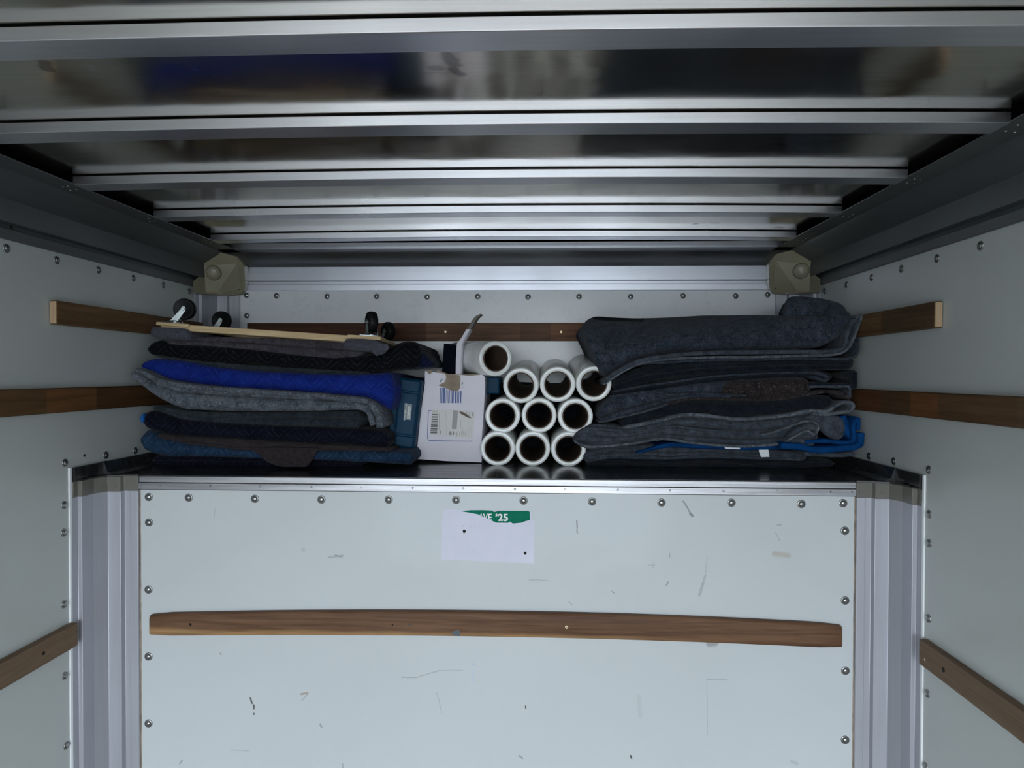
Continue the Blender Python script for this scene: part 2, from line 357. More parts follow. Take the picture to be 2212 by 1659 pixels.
m = M(); m.box(-60, 60, -70, BACK-0.4, -0.95, -0.90); structure('ground', m, M_asph)
m = M(); m.box(-W-0.04, W+0.04, BACK, ZP, -0.06, 0.0); structure('floor', m, M_floor)
m = M(); m.box(-W-0.04, -W, BACK, ZB+0.04, -0.05, H+0.56); wall_left = structure('wall_left', m, M_side)
m = M(); m.box(W, W+0.04, BACK, ZB+0.04, -0.05, H+0.56); wall_right = structure('wall_right', m, M_side)
m = M(); m.box(-W, W, ZB, ZB+0.03, DECK-0.1, H+0.52); wall_front = structure('wall_front', m, M_rear)
m = M(); m.box(-1.0315, 1.0315, ZP, ZP+0.02, 0.0, H-0.341); wall_part = structure('wall_partition', m, M_part)
m = M(); m.box(-W, W, ZP+0.03, ZP+0.05, 0.0, DECK-0.05); make('dark_backing', m, M_hole, wall_part)  # near-black sheet added to make the panel seams dark inside
# ragged seam between the partition panel and the corner posts
for sgn in (-1, 1):
    m = M(); zsx = [H-0.345 - 0.02*i for i in range(61)]
    ring = [];
    for i, z in enumerate(zsx):
        wv = 0.0012 + 0.0014*abs(noise.noise(Vector((i*0.31, sgn*3, 0)))) + (0.002*abs(noise.noise(Vector((i*0.9, 1, 0)))) if sgn < 0 and 8 < i < 26 else 0)
        ring.append([(sgn*1.0318-sgn*wv, ZP-0.0008, z), (sgn*1.0335, ZP-0.0008, z), (sgn*1.0335, ZP+0.004, z), (sgn*1.0318-sgn*wv, ZP+0.004, z)])
    m.rings(ring); make('caulk_seam', m, M_caulk, wall_part)

# roof sheet: one skin lying on the bows, slightly crowned
def crown(x): return -0.0077*(x/0.99)**2
m = M(); xs = [-1.17+2.34*i/24 for i in range(25)]
m.rings([[(x, BACK, H+0.4866+crown(x)), (x, ZB+0.02, H+0.4866+crown(x)), (x, ZB+0.02, H+0.51), (x, BACK, H+0.51)] for x in xs])
ceiling = structure('ceiling', m, M_sheet, auto=30)
# roof bows
YB0, SB, HB = 0.9660, 0.3597, 0.4636
rv = M(); rv.lathe([(0.0, 0.0018), (0.0016, 0.0016), (0.0026, 0.0008), (0.003, 0.0)], 8)
r_small_me = make('rivet', rv, M_zinc); 
small_src = r_small_me.data; bpy.data.objects.remove(r_small_me)
def small_rivet(parent, loc, rot):
    o = bpy.data.objects.new('rivet', small_src); COL.objects.link(o); o.parent = parent
    off = Vector((0,0,0)); pp = parent
    while pp is not None: off += pp.matrix_basis.translation; pp = pp.parent
    o.location = Vector(loc)-off; o.rotation_euler = rot
    return o
for i in range(-9, 5):
    yb = YB0 + SB*i; m = M(); xs = [-0.992+1.984*j/20 for j in range(21)]
    prof = [(0, 0), (0, 0.0205), (0.022, 0.0205), (0.022, 0.0231), (0.048, 0.0231), (0.048, 0.0205), (0.060, 0.0205), (0.060, 0)]
    m.rings([[(x, yb+a, H+HB+crown(x)+b) for a, b in prof] for x in xs])
    bow = make('roof_bow', m, M_alx, ceiling, bevel=0.0012, seg=2)
    if i >= 0:
        for sgn in (-1, 1):
            for dx, dy in ((1.012, 0.012), (1.030, 0.020), (1.012, 0.045), (1.032, 0.052)):
                small_rivet(bow, (sgn*dx, yb+dy, H+0.4559), (math.pi, 0, 0))

# extruded top rails along both side walls and over the attic
rail_prof = [(0, .3215), (.010, .3215), (.010, .3465), (.001, .3465), (.001, .3585), (.026, .3585), (.026, .412), (.088, .444), (.098, .456), (.163, .456), (.163, .4795), (.156, .4795), (.156, .462), (.06, .462), (0, .50)]
side_prof = rail_prof[:10] + [(.163, .4585), (.10, .4585), (.08, .47), (0, .50)]
for k, sgn in ((1, -1), (2, 1)):
    m = M(); m.prism(side_prof, lambda p, q, t: (sgn*(W-p), t, H+q), [BACK, ZB])
    structure('trim_%d' % k, m, M_cove, bevel=0.001)
m = M(); m.prism(rail_prof, lambda p, q, t: (t, ZB-p, H+q), [-W+0.02, -0.4, 0.4, W-0.02])
structure('trim_3', m, M_rrail, bevel=0.001)
# corner posts of the partition and of the attic
post_prof = [(0, 0.001), (0, .138), (.004, .138), (.004, .112), (.016, .112), (.0165, .062), (.034, .022), (.0725, .022), (.074, .0045), (.0925, .0045), (.093, .0095), (.1165, .0095), (.1165, 0.001)]
n = 4
for sgn in (-1, 1):
    m = M(); m.prism(post_prof, lambda p, q, t: (sgn*(W-p), ZP-q, t), [0.0, DECK-0.03]); POSTS = globals().setdefault('POSTS', {}); POSTS[sgn] = structure('trim_%d' % n, m, M_alum, bevel=0.0012, auto=12); n += 1
for sgn in (-1, 1):
    m = M(); m.prism(post_prof, lambda p, q, t: (sgn*(W-p), ZB-q, t), [DECK, H+0.33]); structure('trim_%d' % n, m, M_alum, bevel=0.0012, auto=12); n += 1
# white edge of the wall liner beside the partition posts
for sgn in (-1, 1):
    m = M(); zz = [0.0+i*0.05 for i in range(28)]+[H-0.262]
    m.rings([[(sgn*W, 1.895, z), (sgn*(W-0.0035-0.001*noise.noise(Vector((z*9, sgn, 0)))), 1.896, z), (sgn*(W-0.0045), 1.903, z), (sgn*W, 1.9035, z)] for z in zz])
    structure('trim_%d' % n, m, M_white); n += 1

# attic deck with its sloped side angles, and the aluminium nosing
m = M(); m.box(-1.02, 1.02, ZP-0.002, ZB, DECK-0.03, DECK)
for sgn in (-1, 1):
    m.prism([(-.0, -.038), (.010, -.038), (.018, -.012), (.045, 0), (.13, 0), (.13, -.03), (0, -.03)][0:7] if False else [(0, .038), (.010, .038), (.020, .010), (.045, 0), (.132, 0), (.132, -.028), (0, -.028)],
            lambda p, q, t: (sgn*(W-p), t, DECK+q), [ZP-0.002, ZB])
    # the deck's corner over the post
    m.poly([(sgn*(W-p), ZP-q, DECK-0.0005) for p, q in [(0, -.004), (0, .132), (.010, .132), (.017, .105), (.018, .064), (.035, .026), (.118, .010), (.118, -.004)]], (0, 0, 0.003))
    m.poly([(sgn*W, ZP-.131, DECK+0.038), (sgn*W, ZP+.02, DECK+0.038), (sgn*W, ZP+.02, DECK), (sgn*W, ZP-.131, DECK)], (-sgn*0.009, 0, 0))
deck = structure('floor_attic', m, M_deck)
m = M(); m.prism([(0.016, -.001), (-.006, -.001), (-.0075, -.0025), (-.0075, -.020), (-.0105, -.0215), (-.0105, -.0405), (-.009, -.042), (.01, -.042), (.016, -.03)],
                 lambda p, q, t: (t, ZP+p, DECK+q), [-1.031+2.062*i/12 for i in range(13)])
nosing = structure('trim_%d' % n, m, M_rail, bevel=0.0008); n += 1
for u in (309.6, 350, 458, 565, 675, 782, 893, 1002, 1112.7, 1221, 1334, 1446, 1561, 1676, 1791.5, 1837):
    p = at(u, 1055, ZP); small_rivet(nosing, (p.x, ZP-0.0105, DECK-0.029), (math.pi/2, 0, 0))
# smoky corner caps over the post heads
for sgn, side in ((-1, 'left'), (1, 'right')):
    m = M(); off = [(.0, .001), (0, .1335), (.006, .1335), (.006, .114), (.0185, .114), (.019, .063), (.0355, .0245), (.0725, .0245), (.0755, .0105), (.119, .0115), (.119, .001)]
    m.prism(off, lambda p, q, t: (sgn*(W-p), ZP-q, t), [DECK-.0455, DECK-.0012])
    cp = make('cap', m, M_cap, POSTS[sgn], bevel=0.0012, auto=12); cp['label'] = 'smoky grey plastic cap'
    for p_, q_ in ((.056, .0245), (.108, .0115)):
        small_rivet(cp, (sgn*(W-p_), ZP-q_, DECK-.029), (math.pi/2, 0, 0))

# ------------------------------------------------------------------ rivets (parts of the walls)
rv = M(); rv.lathe([(0.0125, 0.0), (0.0120, 0.0018), (0.0100, 0.0026), (0.0078, 0.0020), (0.0070, 0.0024), (0.0064, 0.0042), (0.0040, 0.0054), (0.0, 0.0058)], 18)
_o = make('rivet', rv, M_rivet, smooth=True); RIV = _o.data; bpy.data.objects.remove(_o)
rv = M(); rv.lathe([(0.0098, 0.0), (0.0096, 0.0016), (0.0076, 0.0016), (0.0076, 0.0)], 18)
RIV.materials.append(M_rivetd)
for p in RIV.polygons:
    rr = math.hypot(*p.center[:2])
    if 0.0070 < rr < 0.0102: p.material_index = 1
def rivet(parent, loc, rot, s=1.0):
    o = bpy.data.objects.new('rivet', RIV); COL.objects.link(o); o.parent = parent; o.location = loc; o.rotation_euler = (rot[0], rot[1], rot[2]); o.scale = (s, s, s)
FR = (math.pi/2, 0, 0); LT = (0, math.pi/2, 0); RT = (0, -math.pi/2, 0)
for u, v in [(408,1075),(550.6,1077.5),(694.4,1079),(839.7,1079.3),(985.4,1080),(1131,1081.4),(1279,1083.5),(1429,1085.7),(1580,1086),(1731,1088.6),(321.5,1073.5),(1821,1087),
             (322,1128.5),(321,1273.5),(321,1418),(321,1562.5),(1825,1146.5),(1825.5,1297),(1826,1448.7),(1825.5,1598)]:
    p = at(u, v, ZP); rivet(wall_part, (p.x, ZP, p.z), FR, 0.97)
for i in range(1, 6):
    for sgn in (-1, 1): rivet(wall_part, (sgn*1.019, ZP, H-.437-.1967*(3+i)), FR)
for u, v in [(597.5,639),(707,640.5),(814,640.5),(923,641.6),(1032,640.8),(1140.7,641.4),(1250.7,640.8),(1362,641),(1475,639.4),(1588.7,639.6),(533,638),(1657.7,636.5),(533.6,682)]:
    p = at(u, v, ZB); rivet(wall_front, (p.x, ZB, p.z), FR, 0.92)
for i in range(-12, 7):
    y = 1.6745+0.1789*i
    rivet(wall_left, (-W, y, H+.301), LT, 0.9); rivet(wall_right, (W, y, H+.2965), RT, 0.9)
for sgn, wl, rt in ((-1, wall_left, LT), (1, wall_right, RT)):
    for y, z in [(1.8805,-.2455),(1.8775,-.360),(1.876,-.4348),(1.875,-.6298),(1.8765,-.8262),(1.881,-1.020),(1.881,-1.217),(1.881,-1.41),(2.064,-.2455),(2.2165,-.2485),(2.39,-.2485)]:
        rivet(wl, (sgn*W, y, H+z), rt, 0.92)
p = atx(182, 984, -W); m = M(); m.lathe([(0, 0), (0.004, 0), (0.004, 0.0008), (0, 0.0008)], 10, (-W+0.0001, p.y, p.z), (1, 0, 0)); make('screw_hole', m, M_hole, wall_left)
p = atx(24, 490, -W+.02); m = M(); m.lathe([(0, 0), (0.005, 0), (0.005, 0.0008), (0, 0.0008)], 10, (-W+.0201, p.y, p.z), (1, 0, 0)); make('screw_hole', m, M_hole, wall_left)

# ------------------------------------------------------------------ corner castings
outl = [(417,633,.172),(417,607,.172),(428,599,.152),(431,572,.140),(441,558,.125),(467,549,.130),(478,545,.130),(512,554,.120),(526,571,.085),(529,600,.050),(530,622,.030),(521,636,.028),(500,638,.030),(452,635,.095)]
innr = [(440,575,.112),(512,569,.098),(470,632,.066),(444,631,.100)]
for sgn, side in ((-1, 'left'), (1, 'right')):
    def cp_(u, v, q):
        p = at(u, v, ZB-q); x = max(p.x, -W+0.002)
        return Vector((sgn*abs(x), p.y, p.z))
    vo = [cp_(*t) for t in outl]; vi = [cp_(*t) for t in innr]
    c = empty('corner_casting', (sgn*W, ZB-.06, H+.29), 'olive plastic corner casting at the %s end of the attic top rail' % side, 'corner casting', 'attic corner castings')
    m = M(); no = len(vo); back = [Vector((sgn*min(abs(p.x)+0.004, W-0.001), min(p.y+0.05, ZB-.002), p.z)) for p in vo]
    vs = vo + vi + back; b0 = no+4
    a, b_, c_, d_ = no, no+1, no+2, no+3
    fs = [(a, b_, c_, d_), (0, 1, 2, 3, a, d_), (3, 4, a), (4, 5, 6, 7, b_, a), (7, 8, b_), (8, 9, 10, 11, 12, c_, b_), (12, 13, d_, c_), (13, 0, d_)]
    fs += [(i, (i+1) % no, b0+(i+1) % no, b0+i) for i in range(no)]
    m.add(vs, fs); make('shell', m, M_cast, c, bevel=0.003, seg=2, auto=14)
    nrm = (vi[1]-vi[0]).cross(vi[2]-vi[0]).normalized()
    if nrm.y > 0: nrm = -nrm
    ce = (vi[0]*0.50+vi[1]*0.22+vi[2]*0.14+vi[3]*0.14)
    m = M(); m.lathe([(0.030, -0.002), (0.028, 0.004), (0.023, 0.009), (0.015, 0.013), (0.007, 0.0147), (0, 0.015)], 20, ce, nrm); make('boss', m, M_cast, c, smooth=True)
    # raised triangular web towards the inner side
    e = 0.004
    m = M(); t = [vi[1].lerp(vo[8], .25), vo[10].lerp(vi[2], .12), vi[2].lerp(vo[12], .3), vi[1].lerp(vi[2], .62)]
    t = [q + nrm*0.001 for q in t]
    m.poly(t, nrm*0.004); make('web', m, M_cast, c, bevel=0.0015)
    for k_ in (10, 12):
        q = vo[k_].lerp(vi[2], .22); m = M(); m.lathe([(0.004, -0.001), (0.0035, 0.0035), (0.0015, 0.0045), (0, 0.0047)], 8, q, (0, -1, 0)); make('rivet', m, M_zinc, c, smooth=True)

# ------------------------------------------------------------------ wooden rub rails
def screw(parent, u, v, y, r=0.0055, mat=None, name='screw'):
    p = at(u, v, y); m = M(); m.lathe([(r, -.001), (r, .0008), (r*.8, .0016), (r*.3, .0012), (0, .0004)], 12, (p.x, y, p.z), (0, -1, 0)); return make(name, m, mat or M_brass, parent, smooth=True)
def hole(parent, u, v, y, r=0.004):
    p = at(u, v, y); m = M(); m.lathe([(0, 0), (r, 0), (r, .0006), (0, .0006)], 10, (p.x, y-.0002, p.z), (0, -1, 0)); return make('screw_hole', m, M_hole, parent)
ys = ZP-0.021
lo = [at(u, v, ys) for u, v in ((322,1374.5),(700,1373),(1106,1377),(1462,1386.5),(1818,1402))]
hi = [at(u, v, ys) for u, v in ((322,1327.5),(700,1322),(1106,1323),(1462,1334),(1820,1351))]
def q5(ps, x):
    xs_ = [p.x for p in ps]; zs_ = [p.z for p in ps]; c = np.polyfit(xs_, zs_, 3); return float(np.polyval(c, x))
M_slatp = wood('rub_rail_front', 'x', (0.095, 0.047, 0.025), (0.180, 0.098, 0.055), soft=(H-.752, H-.739, (0.40, 0.24, 0.11), 0.75))
m = M(); ring = []
for i in range(33):
    x = lo[0].x + (hi[4].x-lo[0].x)*i/32; a, b = q5(lo, x), q5(hi, x)
    e = 0.004 if i in (0, 32) else 0
    ring.append([(x, ys+.003, a+e), (x, ys, a+.003+e), (x, ys, b-.006-e), (x, ys+.005, b-e), (x, ZP, b-e), (x, ZP, a+e)])
m.rings(ring); o = make('wooden_rail', m, M_slatp, None, bevel=0.0015, auto=50)
tag(o, 'long bowed brown wooden rub rail across the white partition below the sticker', 'wooden rail')
screw(o, 1224, 1355, ys); screw(o, 885, 1350, ys, .0035, M_rivetd); hole(o, 848, 1350, ys, .0025); screw(o, 1722, 1372, ys, .004, M_slatp); hole(o, 411, 1349, ys, .004)
m = M(); p = [at(u, v, ys-.0004) for u, v in ((975,1369),(980,1363),(992,1361),(994,1374),(984,1374))]; m.poly(p, (0, .0006, 0)); make('paint_chip', m, plain('grey_paint', (.10,.12,.14), .7), o)
ysr = ZB-0.02
M_slatr = wood('rub_rail_attic', 'x', (0.085, 0.044, 0.024), (0.185, 0.105, 0.060), segs=[(-1.01,(.55,.36,.30)),(-.50,(.62,.45,.38)),(-.30,(1.0,.95,.9)),(.06,(.75,.68,.62)),(.18,(1.15,.95,.8)),(1.01,(1,1,1))])
m = M(); m.box(-1.0, 1.0, ysr, ZB, H+.127, H+.1955); o = make('wooden_rail', m, M_slatr, None, bevel=0.0025)
tag(o, 'wooden rub rail on the back wall of the attic, behind blankets and rolls', 'wooden rail')
screw(o, 962, 717, ysr); screw(o, 1212, 717, ysr)
SW = [(0.2,(1,1,1)),(1.3,(.95,.95,.9)),(1.78,(1.35,1.2,1.05)),(1.98,(.75,.68,.65)),(2.3,(.9,.8,.75)),(2.7,(1,1,1))]
SE = [(0.2,(1,1,1)),(1.5,(.92,.86,.78)),(1.80,(1.3,.95,.7)),(1.93,(.8,.75,.68)),(2.09,(1.05,.72,.6)),(2.25,(.8,.7,.65)),(2.7,(1,1,1))]
def side_slat(sgn, z0, z1, y0, y1, mat, label, r=0.0025):
    m = M(); m.box(min(sgn*W, sgn*(W-.021)), max(sgn*W, sgn*(W-.021)), y0, y1, H+z0, H+z1)
    o = make('wooden_rail', m, mat, None, bevel=r); tag(o, label, 'wooden rail'); return o
D1, L1 = (0.105, 0.058, 0.026), (0.20, 0.115, 0.055)
MW = wood('rub_rail_west', 'y', D1, L1); ME = wood('rub_rail_east', 'y', (0.085, 0.058, 0.034), (0.165, 0.115, 0.07), segs=[(1.8,(.85,.72,.62)),(1.94,(.8,.74,.68)),(2.1,(1.2,1,.8)),(2.7,(1,1,1))])
M_end = wood('sawn_end', 'z', (0.42, 0.29, 0.17), (0.60, 0.44, 0.28))
for sgn, mt, nm, z0, z1 in ((-1, MW, 'left', .128, .1905), (1, ME, 'right', .1185, .185)):
    o = side_slat(sgn, z0, z1, 1.824, ZB-.11, mt, 'short upper wooden rub rail with pale sawn end, on the %s wall' % nm)
    m = M(); m.box(min(sgn*(W-.002), sgn*(W-.019)), max(sgn*(W-.002), sgn*(W-.019)), 1.8225, 1.826, H+z0+.002, H+z1-.002); make('sawn_end', m, M_end, o, bevel=0.001)
o = side_slat(-1, -.1062, -.0405, -1.2, ZB-.13, wood('rub_rail_west_mid', 'y', (0.085,0.045,0.019), (0.155,0.085,0.040), SW), 'middle wooden rub rail on the left wall, level with the blankets')
o = side_slat(1, -.1095, -.0442, -1.2, ZB-.13, wood('rub_rail_east_mid', 'y', (0.085,0.050,0.026), (0.155,0.094,0.052), SE), 'middle wooden rub rail on the right wall, level with the blankets')
wl_ = wood('rub_rail_low', 'y', (0.150, 0.094, 0.054), (0.205, 0.135, 0.082))
o = side_slat(-1, -.752, -.6875, -1.2, 1.900, wl_, 'low wooden rub rail on the left wall ending at the partition post')
p = atx(94, 1411, -W+.021); m = M(); m.lathe([(0, 0), (.005, 0), (.005, .0007), (0, .0007)], 10, p, (1, 0, 0)); make('screw_hole', m, M_hole, o)
o = side_slat(1, -.750, -.6845, -1.2, 1.880, wl_, 'low wooden rub rail on the right wall ending at the partition post')
p = atx(2038, 1447, W-.021); m = M(); m.lathe([(0, 0), (.006, 0), (.006, .0007), (0, .0007)], 10, p, (-1, 0, 0)); make('screw_hole', m, M_hole, o)
p = atx(1998, 1425, W-.021); m = M(); m.lathe([(.004, 0), (.003, .001), (0, .0012)], 10, p, (-1, 0, 0)); make('screw', m, M_brass, o)

# ------------------------------------------------------------------ the torn sticker
def flat(pts, y, t=0.0005): 
    m = M(); m.poly([at(u, v, y) for u, v in pts], (0, t, 0)); return m
yk = ZP-0.0012
st = empty('sticker', at(1055, 1217, ZP), 'torn white paper sticker with green strip on the partition', 'sticker')
make('paper', flat([(957,1100),(975,1099),(996,1101),(1060,1102),(1147,1104.5),(1150,1122),(1155,1123.5),(1154,1170),(1154,1217),(1100,1215),(1050,1213),(1000,1210),(953,1209),(955,1160),(954,1128)], yk, 0.0012), M_paper, st)
Z8 = lambda a, b: (900+a/4.424, 1000+b/4.424)
make('green_strip', flat([Z8(*q) for q in [(425,460),(520,452),(640,452),(725,456),(740,470),(780,458),(930,458),(1068,460),(1080,468),(1083,545),(1030,560),(1000,572),(920,580),(890,562),(872,573),(760,571),(725,555),(690,535),(640,515),(590,492),(520,478),(460,468)]], yk-0.0003, 0.0004), M_green, st)
def text_obj(txt, u0, v0, u1, v1, y, mat, parent, name='lettering', rot=0, bold=0.0, cut=None):
    """lettering fitted into the given box on the plane Y = y; v1 is the baseline"""
    cu = bpy.data.curves.new('t', 'FONT'); cu.body = txt; cu.offset = bold
    to = bpy.data.objects.new('t', cu); COL.objects.link(to)
    dg = bpy.context.evaluated_depsgraph_get(); dg.update()
    me = bpy.data.meshes.new_from_object(to.evaluated_get(dg)); bpy.data.objects.remove(to)
    co = [v.co.copy() for v in me.vertices]
    if rot: co = [Vector((-c.y, c.x, 0)) if rot > 0 else Vector((c.y, -c.x, 0)) for c in co]
    x0, x1 = min(c.x for c in co), max(c.x for c in co); z0, z1 = min(c.y for c in co), max(c.y for c in co)
    m = M(); m.add([at(u0+(u1-u0)*(c.x-x0)/(x1-x0), v1-(v1-v0)*(c.y-z0)/(z1-z0), y) for c in co], [tuple(p.vertices) for p in me.polygons])
    if cut:
        bm = bmesh.new(); vs = [bm.verts.new(p) for p in m.v]
        for f in m.f:
            try: bm.faces.new([vs[i] for i in f])
            except ValueError: pass
        a, b = at(*cut[0], y), at(*cut[1], y); d = b-a; nn = Vector((d.z, 0, -d.x)).normalized()
        if nn.z > 0: nn = -nn
        bmesh.ops.bisect_plane(bm, geom=bm.verts[:]+bm.edges[:]+bm.faces[:], plane_co=a, plane_no=nn, clear_outer=True)
        bm.verts.index_update(); m = M(); m.add([v.co for v in bm.verts], [tuple(v.index for v in f.verts) for f in bm.faces]); bm.free()
    bpy.data.meshes.remove(me)
    return make(name, m, mat, parent)
cut = (Z8(590, 488), Z8(725, 553))
text_obj('A', *Z8(592, 484), *Z8(642, 553), yk-.0006, M_white, st, bold=.03, cut=cut)
text_obj('V', *Z8(634, 484), *Z8(682, 553), yk-.0006, M_white, st, bold=.03, cut=cut)
text_obj('E', *Z8(684, 485), *Z8(718, 554), yk-.0006, M_white, st, bold=.03, cut=cut)
text_obj('$', *Z8(753, 484), *Z8(773, 521), yk-.0006, M_white, st, bold=.03)
text_obj('2', *Z8(778, 485), *Z8(824, 555), yk-.0006, M_white, st, bold=.035)
text_obj('5', *Z8(828, 486), *Z8(873, 557), yk-.0006, M_white, st, bold=.035)
for uv, r in ((Z8(455, 652), .0045), (Z8(1038, 862), .004)):
    p = at(*uv, yk-.0002); m = M()
    m.poly([p+Vector((r*(1+.35*noise.noise(Vector((a, r*900, 0))))*math.cos(a), 0, r*1.2*(1+.5*noise.noise(Vector((a, 3, r))))*math.sin(a))) for a in [i*.628 for i in range(10)]], (0, .0003, 0)); make('torn_hole', m, M_hole, st)
m = M()
for a, b, r in [(440,600,.004),(480,595,.005),(525,600,.007),(560,610,.004),(600,602,.003),(365,720,.004),(455,730,.003),(500,800,.003),(540,820,.004),(860,795,.003),(380,600,.003)]:
    p = at(*Z8(a, b), yk); m.lathe([(r, -.0005), (r*.8, .0003), (r*.4, .0006), (0, .0007)], 8, p, (0, -1, 0))
make('paper_blisters', m, M_paper, st, smooth=True, kind='stuff')

# ------------------------------------------------------------------ blankets
def smooth_curve(pts, xs):
    px = np.array([p[0] for p in pts]); pz_ = np.array([p[1] for p in pts]); o = np.argsort(px); px, pz_ = px[o], pz_[o]
    y = np.interp(xs, px, pz_); k = np.array([1, 2, 3, 2, 1])/9.0
    return np.convolve(np.pad(y, 2, mode='edge'), k, 'valid')
def pad_mesh(Yf, depth, top, bot, lobes=(1,), rmax=0.035, wob=0.004, seed=0.0, yfun=None, step=0.011, edge=None, sag=0.0, lean=0.0, lean_x=None):
    """a folded blanket: front outline between two picture curves on the plane Yf, with one rounded fold per lobe"""
    T = [at(u, v, Yf) for u, v in top]; B = [at(u, v, Yf) for u, v in bot]
    x0 = max(min(p.x for p in T), min(p.x for p in B)); x1 = min(max(p.x for p in T), max(p.x for p in B))
    x0 = max(x0, -1.126); x1 = min(x1, 1.126)
    nc = max(8, int((x1-x0)/step)); xs = np.linspace(x0, x1, nc+1)
    zt = smooth_curve([(p.x, p.z) for p in T], xs); zb = smooth_curve([(p.x, p.z) for p in B], xs)
    hgt = np.maximum(zt-zb, 0.006)
    cols = []; e = edge if edge else max(0.008, float(np.median(hgt))*0.35)
    for i, x in enumerate(xs):
        d = min(x-x0, x1-x); sc = 1.0; yo = 0.0
        if d < e: sc = 0.35+0.65*math.sqrt(max(0, 1-(1-d/e)**2)); yo = e*0.5*(1-sc)
        cols.append((x, zt[i], zb[i], sc, yo))
    tot = sum(lobes); rings = []
    for x, a, b, sc, yo in cols:
        mid = (a+b)/2; a2, b2 = mid+(a-mid)*sc, mid+(b-mid)*sc; h = a2-b2
        y_ = Yf + yo + (yfun(x) if yfun else 0)
        ring = [(x, y_+depth, a2-h*0.1-sag), (x, y_+depth*0.5, a2-h*0.03-sag*.4)]
        zc = a2
        for li, l in enumerate(lobes):
            hl = h*l/tot; R = min(hl*0.5, rmax); dy = 0.005*math.sin(li*2.1+seed) if len(lobes) > 1 else 0
            for k in range(9):
                th = math.pi/2 - math.pi*k/8
                zz = zc - hl*(k/8.0) if hl > 2.6*R else zc-hl/2+math.sin(th)*hl/2
                yy = y_ + dy + R*(1-math.cos(th)) if hl <= 2.6*R else y_+dy+R*(1-math.sqrt(max(0.0, 1-abs(2*k/8.0-1)**4)))
                nv = Vector((x*7+seed*13, zz*14, seed+li*3.7)); w1 = noise.noise(nv); w2 = noise.noise(nv*3.1)
                yy += wob*(w1*1.8+w2*0.9+0.5*noise.noise(Vector((x*16+seed, zz*90, seed)))); zz += wob*0.35*w2 if 0 < k < 8 else 0
                px_, pz__ = x, zz
                if lean:
                    tt = (zz-b)/max(a-b, 1e-4); wl__ = 1.0 if lean_x is None else max(0.0, min(1.0, (lean_x[1]-x)/(lean_x[1]-lean_x[0])))
                    dl = lean*wl__*max(0.0, tt-0.34)**1.0; sc_ = (yy+dl)/yy
                    px_ = CX+(x-CX)*sc_; pz__ = H+(zz-H)*sc_; yy += dl
                ring.append((px_, yy, pz__))
            zc -= hl
        ring += [(x, y_+depth*0.5, b2+h*0.03), (x, y_+depth, b2+h*0.1)]
        rings.append(ring)
    m = M(); m.rings(rings); return m
def catmull(P, n=6):
    P = [Vector((*p, 0)) for p in P]; out = []
    for i in range(len(P)-1):
        a, b, c, d = P[max(i-1, 0)], P[i], P[i+1], P[min(i+2, len(P)-1)]
        for k in range(n):
            t = k/n; out.append(0.5*((2*b)+(-a+c)*t+(2*a-5*b+4*c-d)*t*t+(-a+3*b-3*c+d)*t**3))
    out.append(P[-1]); return [(p.x, p.y) for p in out]
def sheet_mesh(Yf, depth, path, thick, wob=0.003, seed=0.0, taper=True):
    """a layer of cloth seen on its edge: follows a picture path on the plane Yf and runs back by depth"""
    P = [at(u, v, Yf) for u, v in catmull(path)]; P = [Vector((min(max(p.x, -1.127), 1.127), p.y, p.z)) for p in P]
    th = thick*Yf/FPX/2; rings = []
    N = len(P)
    for i, p in enumerate(P):
        d = P[min(i+1, N-1)]-P[max(i-1, 0)]; d = Vector((d.x, 0, d.z)); d = d.normalized() if d.length > 1e-9 else Vector((1, 0, 0))
        nn = Vector((-d.z, 0, d.x)); t = th*(0.55 if taper and i in (0, N-1) else 1.0)*(1+0.2*noise.noise(Vector((i*.5, seed, 0))))
        y = p.y + wob*noise.noise(p*9+Vector((seed, 0, 0)))*1.8; r = min(t, .006)
        R_ = []
        for k, (s_, b) in enumerate([(1, depth), (1, r), (.72, r*.3), (0, 0), (-.72, r*.3), (-1, r), (-1, depth)]):
            R_.append(Vector((p.x, y+b, p.z))+nn*t*s_)
        rings.append(R_)
    m = M(); m.rings(rings); return m
LZ = lambda pts: [(260+a/3.16, 620+b/3.16) for a, b in pts]
RZ = lambda pts: [(1220+a/3.16, 620+b/3.16) for a, b in pts]
GL, GR = 'moving blankets stacked at the left of the attic', 'moving blankets stacked at the right of the attic'
def blanket(name, m, mat, label, grp, cat='blanket'):
    # origin at the base of the blanket
    mn = Vector((sum(v[0] for v in m.v)/len(m.v), sum(v[1] for v in m.v)/len(m.v), min(v[2] for v in m.v)))
    o = make(name, m, mat, None, smooth=True)
    o.data.transform(Matrix.Translation(-mn)); o.location = mn
    # materials use object coordinates; keep them in place
    return tag(o, label, cat, grp)

bm_ = M(); bm_.rings([[(x, 2.722+.006*noise.noise(Vector((x*9, 0, 0))), DECK+.001), (x, 2.720+.006*noise.noise(Vector((x*9, 2, 0))), DECK+.12), (x, 2.726, H-.035+.012*noise.noise(Vector((x*8, 5, 0)))), (x, 2.742, H-.035), (x, 2.742, DECK+.001)] for x in [-.135+.06*i for i in range(10)]])  # made-up blanket, added so the lower wrap cores read dark inside
blanket('moving_blanket', bm_, F_dark, 'dark blanket added against the back wall to darken the lower wrap cores', None)
